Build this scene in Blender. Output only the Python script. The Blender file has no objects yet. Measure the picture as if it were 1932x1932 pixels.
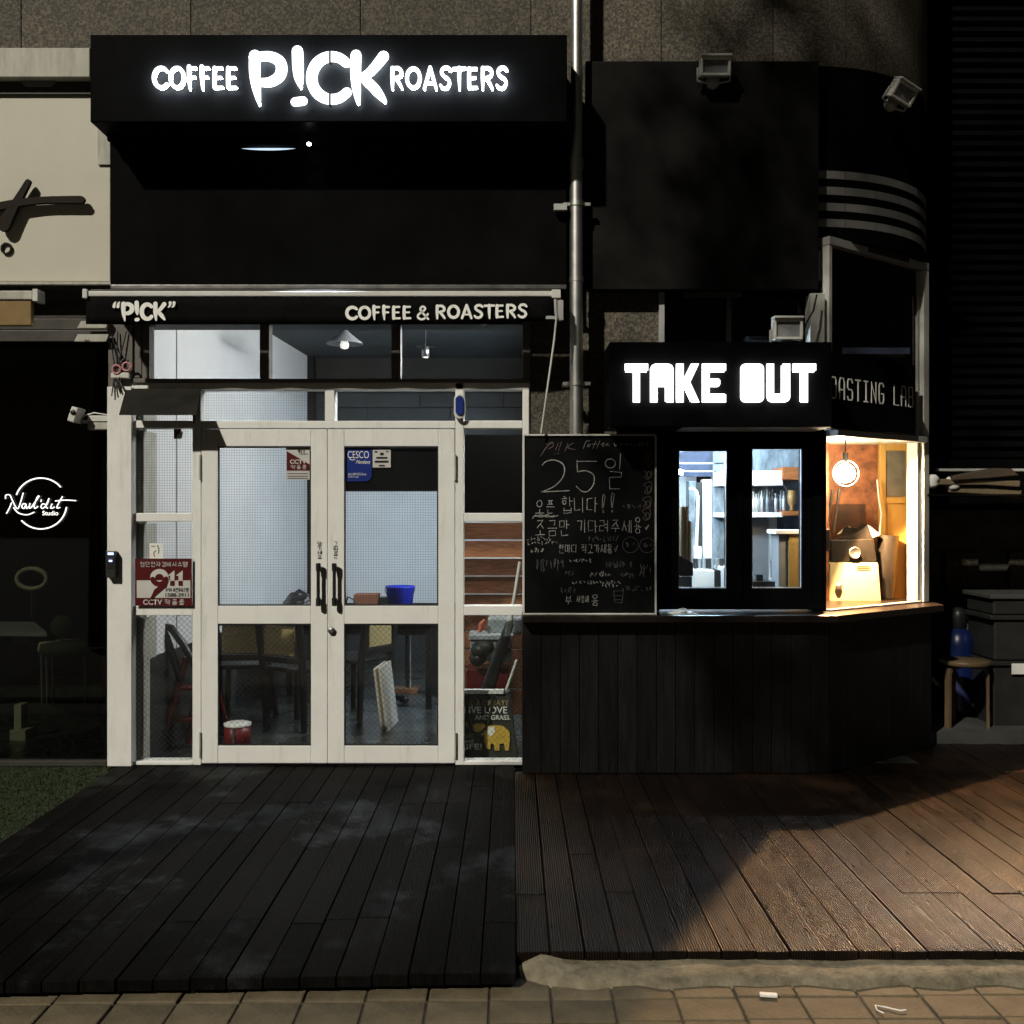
import bpy, bmesh, math, random
from mathutils import Vector, Matrix
R = math.radians
rnd = random.Random(7)
sc = bpy.context.scene
COL = sc.collection

# ------------------------------------------------------------------ camera, world, sun, exposure
EYE, DIST, FPX, C0 = 1.607, 6.44, 1932.0, 966.0      # eye height, metres to the shop front, focal length and centre of a 1932 px picture
cam = bpy.data.objects.new('camera', bpy.data.cameras.new('camera'))
COL.objects.link(cam)
cam.data.sensor_width = 36; cam.data.lens = 36.0
cam.data.clip_start = 0.05; cam.data.clip_end = 300
cam.location = (0, -DIST, EYE); cam.rotation_euler = (R(90), 0, 0)
sc.camera = cam
SUN_DIR = Vector((0.44, 0.627, -0.643)).normalized()      # street light coming from the upper left, behind the camera
w = bpy.data.worlds.new('World'); sc.world = w; w.use_nodes = True
nt = w.node_tree; bg = nt.nodes['Background']
sky = nt.nodes.new('ShaderNodeTexSky'); sky.sky_type = 'NISHITA'; sky.sun_disc = False
sky.sun_elevation = R(40); sky.sun_rotation = math.atan2(-SUN_DIR.x, -SUN_DIR.y)
glow = nt.nodes.new('ShaderNodeMix'); glow.data_type = 'RGBA'; glow.blend_type = 'MULTIPLY'; glow.inputs['Factor'].default_value = 1
glow.inputs['B'].default_value = (1.0, .72, .42, 1)        # warm town glow in the night sky
nt.links.new(sky.outputs[0], glow.inputs['A']); nt.links.new(glow.outputs['Result'], bg.inputs[0]); bg.inputs[1].default_value = 0.003
sl = bpy.data.lights.new('street_light', 'SUN'); sl.energy = 3.2; sl.angle = R(1.5); sl.color = (1.0, .935, .79)
so = bpy.data.objects.new('street_light', sl); COL.objects.link(so)
so.rotation_euler = SUN_DIR.to_track_quat('-Z', 'Y').to_euler(); so.location = (-4, -8, 9)
sc.view_settings.view_transform = 'Standard'; sc.view_settings.look = 'None'
sc.view_settings.exposure = 0; sc.view_settings.gamma = 1; sc.view_settings.use_curve_mapping = False
sc.render.engine = 'CYCLES'
sc.cycles.use_denoising = True
sc.cycles.max_bounces = 8; sc.cycles.transparent_max_bounces = 16
sc.cycles.caustics_reflective = False; sc.cycles.caustics_refractive = False
sc.cycles.sample_clamp_indirect = 4

# ------------------------------------------------------------------ helpers
def X(px, d): return (px - C0) * d / FPX
def Z(py, d): return EYE + (C0 - py) * d / FPX
def P(px, py, d): return Vector((X(px, d), d - DIST, Z(py, d)))
def Y(d): return d - DIST

ORG = {}
def org(o): return ORG.get(o.name, Vector((0, 0, 0))) if o else Vector((0, 0, 0))

def tag(o, label=None, cat=None, group=None, kind=None):
    if label: o['label'] = label
    if cat: o['category'] = cat
    if group: o['group'] = group
    if kind: o['kind'] = kind
    return o
def thing(name, label, cat, loc=(0, 0, 0), group=None, kind=None):
    o = bpy.data.objects.new(name, None); COL.objects.link(o)
    o.location = loc; o.empty_display_size = .1; ORG[o.name] = Vector(loc)
    return tag(o, label, cat, group, kind)
def struct(name, loc=(0, 0, 0)):
    o = bpy.data.objects.new(name, None); COL.objects.link(o); o.location = loc; ORG[o.name] = Vector(loc)
    o['kind'] = 'structure'; return o

class MB:
    def __init__(s): s.v = []; s.f = []; s.sm = []
    def add(s, vs, fs, smooth=False):
        b = len(s.v); s.v += [tuple(v) for v in vs]
        s.f += [tuple(b + i for i in f) for f in fs]; s.sm += [smooth] * len(fs); return s
    def box(s, x0, x1, y0, y1, z0, z1, mtx=None):
        vs = [Vector((x, y, z)) for x in (x0, x1) for y in (y0, y1) for z in (z0, z1)]
        if mtx is not None: vs = [mtx @ v for v in vs]
        return s.add(vs, [(0, 1, 3, 2), (4, 6, 7, 5), (0, 4, 5, 1), (2, 3, 7, 6), (0, 2, 6, 4), (1, 5, 7, 3)])
    def pb(s, px0, px1, py0, py1, d0, d1):            # box whose front face covers a picture rectangle at depth d0
        return s.box(X(px0, d0), X(px1, d0), Y(d0), Y(d1), Z(py1, d0), Z(py0, d0))
    def prism(s, pts, y0, y1):                         # polygon in the XZ plane, pushed along Y
        n = len(pts)
        vs = [(x, y0, z) for x, z in pts] + [(x, y1, z) for x, z in pts]
        return s.add(vs, [tuple(range(n))[::-1], tuple(range(n, 2 * n))] + [(i, (i + 1) % n, n + (i + 1) % n, n + i) for i in range(n)])
    def slab(s, pts, z0, z1):                          # polygon in the XY plane, pushed along Z
        n = len(pts)
        vs = [(x, y, z0) for x, y in pts] + [(x, y, z1) for x, y in pts]
        return s.add(vs, [tuple(range(n))[::-1], tuple(range(n, 2 * n))] + [(i, (i + 1) % n, n + (i + 1) % n, n + i) for i in range(n)])
    def tube(s, pts, r, n=8, caps=True):
        pts = [Vector(p) for p in pts]; m = len(pts)
        rs = r if isinstance(r, (list, tuple)) else [r] * m
        vs = []; up = None
        for i, p in enumerate(pts):
            t = (pts[min(i + 1, m - 1)] - pts[max(i - 1, 0)]).normalized()
            if up is None:
                up = Vector((0, 0, 1)) if abs(t.z) < .9 else Vector((1, 0, 0))
            a = t.cross(up)
            if a.length < 1e-4: a = t.cross(Vector((.3, 1, .2)))
            a.normalize(); b = a.cross(t).normalized(); up = b
            for k in range(n):
                g = 2 * math.pi * k / n
                vs.append(p + (a * math.cos(g) + b * math.sin(g)) * rs[i])
        fs = [(i * n + k, i * n + (k + 1) % n, (i + 1) * n + (k + 1) % n, (i + 1) * n + k) for i in range(m - 1) for k in range(n)]
        s.add(vs, fs, True)
        if caps:
            s.add(vs[:n], [tuple(range(n))]); s.add(vs[-n:], [tuple(range(n))[::-1]])
        return s
    def lathe(s, prof, c=(0, 0, 0), n=24, mtx=None, smooth=True):   # profile of (radius, height) about Z
        vs = []
        for r, z in prof:
            for k in range(n):
                g = 2 * math.pi * k / n
                v = Vector((r * math.cos(g), r * math.sin(g), z))
                if mtx is not None: v = mtx @ v
                vs.append(v + Vector(c))
        m = len(prof)
        fs = [(i * n + k, i * n + (k + 1) % n, (i + 1) * n + (k + 1) % n, (i + 1) * n + k) for i in range(m - 1) for k in range(n)]
        s.add(vs, fs, smooth)
        if prof[0][0] > 1e-4: s.add(vs[:n], [tuple(range(n))[::-1]])
        if prof[-1][0] > 1e-4: s.add(vs[-n:], [tuple(range(n))])
        return s
    def ribbon(s, pts, wid, y0, y1, smooth=True, caps=True):        # brush stroke in the XZ plane with varying width
        if smooth and len(pts) > 2: pts = catmull(pts, 5)
        m = len(pts)
        ws = [wid] * m if not isinstance(wid, (list, tuple)) else [lerpl(wid, i / (m - 1)) for i in range(m)]
        L = []; Rr = []
        for i, (x, z) in enumerate(pts):
            ax, az = pts[max(i - 1, 0)]; bx, bz = pts[min(i + 1, m - 1)]
            l = math.hypot(bx - ax, bz - az) or 1
            nx, nz = -(bz - az) / l, (bx - ax) / l
            L.append((x + nx * ws[i] / 2, z + nz * ws[i] / 2)); Rr.append((x - nx * ws[i] / 2, z - nz * ws[i] / 2))
        vs = [(x, y, z) for y in (y0, y1) for side in (L, Rr) for x, z in side]
        fs = []
        for i in range(m - 1):
            fs += [(i, m + i, m + i + 1, i + 1), (2 * m + i, 2 * m + i + 1, 3 * m + i + 1, 3 * m + i),
                   (i, i + 1, 2 * m + i + 1, 2 * m + i), (m + i, 3 * m + i, 3 * m + i + 1, m + i + 1)]
        s.add(vs, fs)
        if caps:
            e = (y1 - y0) * .02 + 1e-4
            for i in (0, m - 1):
                x, z = pts[i]; r = ws[i] / 2
                if r < 1e-4: continue
                s.prism([(x + r * math.cos(2 * math.pi * k / 12), z + r * math.sin(2 * math.pi * k / 12)) for k in range(12)], y0 + e, y1 - e)
        return s
    def obj(s, name, mat, parent=None, bevel=0, tri=False):
        me = bpy.data.meshes.new(name)
        o0 = org(parent)
        me.from_pydata([(v[0] - o0.x, v[1] - o0.y, v[2] - o0.z) for v in s.v], [], s.f)
        me.polygons.foreach_set('use_smooth', s.sm)
        me.update()
        bm = bmesh.new(); bm.from_mesh(me)
        bmesh.ops.recalc_face_normals(bm, faces=bm.faces)
        bm.to_mesh(me); bm.free()
        if mat: me.materials.append(mat)
        o = bpy.data.objects.new(name, me); COL.objects.link(o)
        ORG[o.name] = o0
        if parent: o.parent = parent
        if bevel:
            b = o.modifiers.new('bevel', 'BEVEL'); b.width = bevel; b.segments = 2; b.limit_method = 'ANGLE'; b.angle_limit = R(40)
        return o
def lerpl(l, t):
    k = t * (len(l) - 1); i = min(int(k), len(l) - 2); f = k - i
    return l[i] * (1 - f) + l[i + 1] * f
def catmull(pts, n):
    out = []
    for i in range(len(pts) - 1):
        p0, p1, p2, p3 = pts[max(i - 1, 0)], pts[i], pts[i + 1], pts[min(i + 2, len(pts) - 1)]
        for k in range(n):
            t = k / n
            out.append(tuple(.5 * (2 * b + (c - a) * t + (2 * a - 5 * b + 4 * c - d) * t * t + (3 * b - a - 3 * c + d) * t ** 3) for a, b, c, d in zip(p0, p1, p2, p3)))
    out.append(tuple(pts[-1])); return out
def arc(cx, cz, rx, rz, a0, a1, n=10):
    return [(cx + rx * math.cos(R(a0 + (a1 - a0) * i / n)), cz + rz * math.sin(R(a0 + (a1 - a0) * i / n))) for i in range(n + 1)]
def bx(name, mat, parent, px0, px1, py0, py1, d0, d1, bevel=.003): return MB().pb(px0, px1, py0, py1, d0, d1).obj(name, mat, parent, bevel)
def cp(o, loc, rotz=0, label=None):
    r = o.copy(); COL.objects.link(r); r.location = loc; r.rotation_euler = (0, 0, rotz); ORG[r.name] = Vector(loc)
    if label: r['label'] = label
    for ch in list(o.children):
        c = ch.copy(); COL.objects.link(c); c.parent = r
        for g in list(ch.children):
            e = g.copy(); COL.objects.link(e); e.parent = c
    return r

# ------------------------------------------------------------------ materials
def newmat(name):
    m = bpy.data.materials.new(name); m.use_nodes = True
    return m, m.node_tree, m.node_tree.nodes['Principled BSDF']
def mat(name, col, rough=.5, var=.12, scale=6, bump=0, bscale=60, metal=0, spec=.4, stretch=(1, 1, 1), col2=None, rvar=.1, rand=0):
    m, t, b = newmat(name); N = t.nodes; L = t.links
    tc = N.new('ShaderNodeTexCoord'); mp = N.new('ShaderNodeMapping'); mp.inputs['Scale'].default_value = stretch
    L.new(tc.outputs['Object'], mp.inputs[0])
    ns = N.new('ShaderNodeTexNoise'); ns.inputs['Scale'].default_value = scale; ns.inputs['Detail'].default_value = 6; ns.inputs['Roughness'].default_value = .65
    L.new(mp.outputs[0], ns.inputs['Vector'])
    rp = N.new('ShaderNodeValToRGB'); e = rp.color_ramp.elements
    c2 = col2 or tuple(min(1, c * (1 + var)) for c in col); c1 = col if col2 else tuple(c * (1 - var) for c in col)
    e[0].position = .32; e[1].position = .68; e[0].color = (*c1, 1); e[1].color = (*c2, 1)
    L.new(ns.outputs['Fac'], rp.inputs[0])
    out = rp.outputs[0]
    if rand:
        oi = N.new('ShaderNodeObjectInfo'); hs = N.new('ShaderNodeHueSaturation')
        mr = N.new('ShaderNodeMapRange'); mr.inputs['To Min'].default_value = 1 - rand; mr.inputs['To Max'].default_value = 1 + rand
        L.new(oi.outputs['Random'], mr.inputs[0]); L.new(mr.outputs[0], hs.inputs['Value']); L.new(out, hs.inputs['Color']); out = hs.outputs[0]
    L.new(out, b.inputs['Base Color'])
    rr = N.new('ShaderNodeMapRange'); rr.inputs['To Min'].default_value = max(.03, rough - rvar); rr.inputs['To Max'].default_value = min(1, rough + rvar)
    L.new(ns.outputs['Fac'], rr.inputs[0]); L.new(rr.outputs[0], b.inputs['Roughness'])
    b.inputs['Metallic'].default_value = metal; b.inputs['Specular IOR Level'].default_value = spec
    if bump:
        n2 = N.new('ShaderNodeTexNoise'); n2.inputs['Scale'].default_value = bscale; n2.inputs['Detail'].default_value = 4
        L.new(mp.outputs[0], n2.inputs['Vector'])
        bp = N.new('ShaderNodeBump'); bp.inputs['Strength'].default_value = bump; bp.inputs['Distance'].default_value = .01
        L.new(n2.outputs['Fac'], bp.inputs['Height']); L.new(bp.outputs[0], b.inputs['Normal'])
    return m
def emis(name, col, strength):
    m, t, b = newmat(name); b.inputs['Base Color'].default_value = (*[c * .6 for c in col], 1)
    b.inputs['Emission Color'].default_value = (*col, 1); b.inputs['Emission Strength'].default_value = strength; b.inputs['Roughness'].default_value = .4
    return m
def glass(name, tint=(.93, .95, .95), refl=.05, haze=.006, wire=None):
    m, t, b = newmat(name); N = t.nodes; L = t.links; N.remove(b)
    out = N['Material Output']
    tr = N.new('ShaderNodeBsdfTransparent'); tr.inputs[0].default_value = (*tint, 1)
    gl = N.new('ShaderNodeBsdfGlossy'); gl.inputs['Roughness'].default_value = .02; gl.inputs[0].default_value = (1, 1, 1, 1)
    lw = N.new('ShaderNodeLayerWeight'); lw.inputs[0].default_value = .5
    pw = N.new('ShaderNodeMath'); pw.operation = 'POWER'; L.new(lw.outputs['Facing'], pw.inputs[0]); pw.inputs[1].default_value = 5
    fr = N.new('ShaderNodeMapRange'); fr.inputs['To Min'].default_value = refl * .5; fr.inputs['To Max'].default_value = .8; L.new(pw.outputs[0], fr.inputs[0])
    mx = N.new('ShaderNodeMixShader'); L.new(fr.outputs[0], mx.inputs[0]); L.new(tr.outputs[0], mx.inputs[1]); L.new(gl.outputs[0], mx.inputs[2])
    df = N.new('ShaderNodeBsdfDiffuse'); df.inputs[0].default_value = (.05, .05, .048, 1)
    tc = N.new('ShaderNodeTexCoord')
    ns = N.new('ShaderNodeTexNoise'); ns.inputs['Scale'].default_value = 5; ns.inputs['Detail'].default_value = 6; L.new(tc.outputs['Object'], ns.inputs['Vector'])
    hz = N.new('ShaderNodeMapRange'); hz.inputs['From Min'].default_value = .4; hz.inputs['From Max'].default_value = .8
    hz.inputs['To Min'].default_value = haze * .4; hz.inputs['To Max'].default_value = haze * 2; L.new(ns.outputs['Fac'], hz.inputs[0])
    fac = hz.outputs[0]
    if wire:
        per, wd, amt, diag = wire
        sp = N.new('ShaderNodeSeparateXYZ'); L.new(tc.outputs['Object'], sp.inputs[0])
        def mth(op, a, bb):
            n = N.new('ShaderNodeMath'); n.operation = op
            for k, q in enumerate((a, bb)):
                if hasattr(q, 'links'): L.new(q, n.inputs[k])
                elif q is not None: n.inputs[k].default_value = q
            return n.outputs[0]
        u, v = sp.outputs['X'], sp.outputs['Z']
        if diag: u, v = mth('ADD', u, v), mth('SUBTRACT', u, v)
        ma = mth('LESS_THAN', mth('FRACT', mth('MULTIPLY', u, 1 / per), None), wd)
        mb = mth('LESS_THAN', mth('FRACT', mth('MULTIPLY', v, 1 / per), None), wd)
        fac = mth('MAXIMUM', mth('MULTIPLY', mth('MAXIMUM', ma, mb), amt), fac)
    m2 = N.new('ShaderNodeMixShader'); L.new(fac, m2.inputs[0]); L.new(mx.outputs[0], m2.inputs[1]); L.new(df.outputs[0], m2.inputs[2])
    L.new(m2.outputs[0], out.inputs[0])
    return m

def weathered_paint():
    m = mat('white_paint', (.78, .78, .765), .42, .05, 5, bump=.05, bscale=140)
    t = m.node_tree; N = t.nodes; L = t.links; b = N['Principled BSDF']
    tc = N.new('ShaderNodeTexCoord'); mp = N.new('ShaderNodeMapping'); mp.inputs['Scale'].default_value = (9, 9, 1.1)
    L.new(tc.outputs['Object'], mp.inputs[0])
    ns = N.new('ShaderNodeTexNoise'); ns.inputs['Scale'].default_value = 1.6; ns.inputs['Detail'].default_value = 8; ns.inputs['Roughness'].default_value = .7
    L.new(mp.outputs[0], ns.inputs['Vector'])
    mr = N.new('ShaderNodeMapRange'); mr.inputs['From Min'].default_value = .55; mr.inputs['From Max'].default_value = .8; mr.inputs['To Max'].default_value = .5
    L.new(ns.outputs['Fac'], mr.inputs[0])
    mx = N.new('ShaderNodeMix'); mx.data_type = 'RGBA'
    L.new(mr.outputs[0], mx.inputs['Factor']); L.new(b.inputs['Base Color'].links[0].from_socket, mx.inputs['A'])
    mx.inputs['B'].default_value = (.36, .32, .24, 1)
    L.new(mx.outputs['Result'], b.inputs['Base Color'])
    return m
M = {}
M['paint'] = weathered_paint()
M['dark_frame'] = mat('dark_brown_metal', (.05, .046, .04), .45, .2, 8, bump=.05)
M['stripe_grey'] = mat('stripe_grey', (.23, .23, .225), .55, .15, 8)
M['kraft_dark'] = mat('dark_kraft_cloth', (.055, .04, .028), .7, .3, 8, stretch=(2, 8, 12), bump=.2)
M['dark_lid'] = mat('dark_lid', (.06, .06, .058), .45, .15, 8)
M['hood'] = mat('dark_hood', (.016, .015, .013), .55, .3, 8, spec=.12, bump=.05)
M['mullion'] = mat('grey_brown_mullion', (.13, .12, .11), .5, .15, 8, bump=.05)
M['grey_metal'] = mat('grey_painted_metal', (.42, .42, .42), .4, .1, 6, bump=.04)
M['white_metal'] = mat('white_metal', (.6, .6, .57), .35, .08, 8)
M['black_metal'] = mat('black_satin_metal', (.0042, .0043, .0048), .42, .3, 3, bump=.01, bscale=30, spec=.01)
M['black_panel'] = mat('black_sheet', (.0045, .0045, .0047), .42, .4, 1.5, bump=.008, bscale=12, spec=.01)
M['black_sheet'] = mat('black_sheet_metal', (.011, .011, .0105), .5, .5, 1.5, bump=.015, bscale=12, spec=.05)
M['black_wood'] = mat('black_painted_boards', (.005, .0046, .0046), .45, .4, 5, bump=.25, bscale=40, stretch=(6, 6, .7), rand=.3, spec=.3)
M['fabric'] = mat('black_awning_cloth', (.004, .004, .004), .85, .3, 20, bump=.1, bscale=300, spec=.05)
M['chrome'] = mat('stainless_steel', (.62, .62, .61), .40, .06, 10, metal=1, rvar=.05)
M['chrome_dark'] = mat('dull_steel', (.3, .3, .3), .35, .15, 10, metal=1)
M['cream'] = mat('cream_sign_face', (.52, .50, .42), .5, .05, 2.5, bump=.03, bscale=90)
M['cream_dirty'] = mat('dirty_white_trim', (.40, .39, .34), .55, .22, 7, stretch=(3, 3, .6), bump=.05)
M['brown_letter'] = mat('dark_brown_letter', (.016, .011, .008), .6, .2, 10, spec=.1)
M['tan_cloth'] = mat('tan_awning_cloth', (.23, .15, .06), .8, .15, 12, bump=.1, bscale=200)
M['dark_wall'] = mat('dark_wall', (.028, .026, .022), .7, .3, 4, bump=.1)
M['white_wall'] = mat('white_wall', (.72, .73, .74), .7, .05, 2, bump=.03)
M['ceiling_grey'] = mat('grey_ceiling', (.062, .07, .074), .8, .15, 3)
M['wainscot'] = mat('dark_grey_wainscot', (.016, .018, .019), .6, .2, 4)
M['floor'] = mat('wet_concrete_floor', (.028, .031, .029), .28, .45, 3, bump=.1, bscale=20, rvar=.15)
M['tile_dark'] = mat('charcoal_tile', (.04, .043, .045), .5, .2, 5, rand=.2)
M['wood_dark'] = mat('dark_wood', (.006, .0048, .004), .5, .3, 8, stretch=(1, 1, 8))
M['wood_brown'] = mat('brown_wood', (.21, .085, .038), .5, .5, 7, stretch=(1.2, 4, 12), bump=.15, bscale=30, rand=.3)
M['cane'] = mat('woven_cane', (.28, .21, .09), .6, .25, 90)
M['red_paint'] = mat('red_metal', (.12, .010, .010), .4, .15, 8)
M['blue_plastic'] = mat('blue_plastic', (.015, .03, .42), .35, .1, 4)
M['black_plastic'] = mat('black_plastic', (.014, .014, .015), .4, .2, 10)
M['bin_bag'] = mat('black_bag', (.02, .022, .022), .35, .4, 15, bump=.6, bscale=25)
M['cardboard'] = mat('cardboard', (.22, .085, .045), .7, .15, 8)
M['kraft'] = mat('kraft_paper', (.15, .115, .07), .7, .3, 10, stretch=(20, 20, 1))
M['clear_plastic'] = mat('grey_plastic', (.25, .28, .29), .3, .3, 10)
M['tote'] = mat('tote_cloth', (.032, .034, .026), .85, .15, 20, bump=.15, bscale=200)
M['print_white'] = mat('white_print', (.82, .82, .79), .6, .06, 20)
M['print_yellow'] = mat('yellow_print', (.55, .36, .05), .7, .2, 30)
M['print_black'] = mat('black_print', (.01, .01, .012), .5, .1, 10)
M['sign_red'] = mat('sign_red', (.075, .003, .005), .4, .1, 6)
M['sign_white'] = mat('sign_white', (.55, .54, .52), .45, .08, 10)
M['sticker_blue'] = mat('sticker_blue', (.012, .03, .2), .35, .15, 6)
M['chalk'] = mat('chalk', (.30, .30, .29), .95, .6, 120)
M['chalk_faint'] = mat('faint_chalk', (.085, .085, .085), .95, .6, 90)
M['chalk_red'] = mat('red_chalk', (.15, .115, .115), .95, .5, 90)
M['slate'] = mat('black_board', (.004, .0044, .005), .7, .5, 4, bump=.02, spec=.08)
M['rust'] = mat('rusty_wall', (.055, .018, .008), .7, .3, 11, col2=(.30, .11, .045), bump=.35, bscale=14)
M['yellow_door'] = mat('ochre_door', (.36, .22, .06), .5, .12, 5, stretch=(5, 5, 1), bump=.05)
M['roaster_cream'] = mat('cream_enamel', (.62, .52, .30), .35, .05, 4)
M['dark_steel'] = mat('dark_steel', (.05, .045, .04), .32, .4, 6, metal=.7, stretch=(3, 3, .8))
M['concrete'] = mat('blue_grey_concrete', (.16, .19, .21), .8, .55, 7, stretch=(2.5, 2.5, .8), bump=.3, bscale=16)
M['ochre_box'] = mat('ochre_board', (.30, .20, .06), .6, .15, 6, stretch=(8, 8, 1))
M['orange_wood'] = mat('orange_wood', (.30, .10, .03), .5, .2, 8, stretch=(1, 8, 8))
M['grey_panel'] = mat('grey_panel', (.22, .23, .25), .5, .15, 5)
M['plaster'] = mat('patchy_plaster', (.035, .035, .037), .9, .35, 7, col2=(.12, .12, .10), bump=.4, bscale=20)
M['stool_wood'] = mat('birch_wood', (.11, .075, .04), .45, .2, 6, stretch=(6, 6, 1))
M['box_grey'] = mat('grey_storage_plastic', (.02, .021, .02), .45, .15, 6)
M['cushion'] = mat('cream_cushion', (.36, .34, .26), .8, .1, 14)
M['louvre'] = mat('black_louvre', (.0022, .0023, .0027), .5, .2, 6, spec=.04)
M['asphalt'] = mat('asphalt', (.045, .045, .045), .85, .25, 9, bump=.3, bscale=80)
M['kerb'] = mat('rough_concrete_kerb', (.09, .078, .052), .9, .35, 14, col2=(.23, .20, .14), bump=.9, bscale=35)
M['mortar'] = mat('mortar_bed', (.05, .042, .028), .9, .3, 12, bump=.4)
M['leaf'] = mat('tree_leaf', (.05, .085, .02), .5, .4, 3)
M['bark'] = mat('bark', (.09, .07, .05), .9, .3, 8, bump=.6, bscale=30)
M['paper'] = mat('white_paper', (.7, .7, .68), .7, .05, 10)
M['grass'] = mat('green_turf', (.013, .022, .005), .75, .4, 18, rand=0)
M['lens_grey'] = mat('floodlight_glass', (.2, .205, .21), .2, .3, 14)
M['pink'] = mat('pink_plastic', (.45, .2, .22), .4, .1, 8)
M['pane'] = glass('window_glass')
M['pane_grid'] = glass('fine_wired_glass', wire=(.0165, .22, .17, False), haze=.02)
M['pane_diamond'] = glass('diamond_wired_glass', wire=(.036, .10, .34, True), haze=.005)
M['pane_tint'] = glass('smoked_glass', tint=(.34, .36, .32), haze=.006)
M['pane_dark'] = glass('dark_glass', tint=(.07, .07, .07), haze=.004)
M['clear'] = glass('clear_plastic_bin', tint=(.85, .8, .75), haze=.14)
M['neon'] = emis('white_neon', (1, 1, .97), 1.25)
M['led_letter'] = emis('lit_letter', (.93, .97, 1), 2.6)
M['back_led'] = emis('back_led', (.86, .96, 1), 55)
M['led_takeout'] = emis('lit_letter_warm', (1, .98, .95), 2.2)
M['back_led_warm'] = emis('back_led_warm', (1, .97, .9), 14)
M['awning_letter'] = mat('white_printed_letter', (.86, .86, .83), .5, .04, 20)
M['led_dot'] = emis('small_led', (.9, .95, 1), 18)
M['pool_glow'] = emis('pool_shape', (.62, .80, 1), 1.15)  # glow of the light pool put in on the fascia
M['glint_glow'] = emis('trim_glint', (.75, .82, 1), .28)  # glow of the glints put in along the fascia trim
M['led_blue'] = emis('blue_led', (.35, .45, 1), 3)
M['tube'] = emis('fluorescent_tube', (.66, .84, 1), 700)
M['cafe_fill'] = emis('cafe_fill', (1, .985, .96), 520)  # for the added unseen tube in the cafe
M['bulb'] = emis('warm_bulb', (1, .76, .46), 300)
M['bulb_dim'] = emis('dim_bulb', (1, .97, .9), .9)

def granite():
    m = mat('speckled_granite', (.058, .053, .045), .75, .3, 2.2, bump=.25, bscale=70, rand=.12)
    t = m.node_tree; N = t.nodes; L = t.links; b = N['Principled BSDF']
    tc = N.new('ShaderNodeTexCoord'); vo = N.new('ShaderNodeTexNoise'); vo.inputs['Scale'].default_value = 75; vo.inputs['Detail'].default_value = 3
    L.new(tc.outputs['Object'], vo.inputs['Vector'])
    rp = N.new('ShaderNodeValToRGB'); e = rp.color_ramp.elements; e[0].position = .4; e[1].position = .72
    e[0].color = (.62, .62, .62, 1); e[1].color = (2.6, 2.4, 2.0, 1); L.new(vo.outputs['Fac'], rp.inputs[0])
    mx = N.new('ShaderNodeMix'); mx.data_type = 'RGBA'; mx.blend_type = 'MULTIPLY'; mx.inputs['Factor'].default_value = 1
    L.new(b.inputs['Base Color'].links[0].from_socket, mx.inputs['A']); L.new(rp.outputs[0], mx.inputs['B']); L.new(mx.outputs['Result'], b.inputs['Base Color'])
    return m
M['granite'] = granite()

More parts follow.
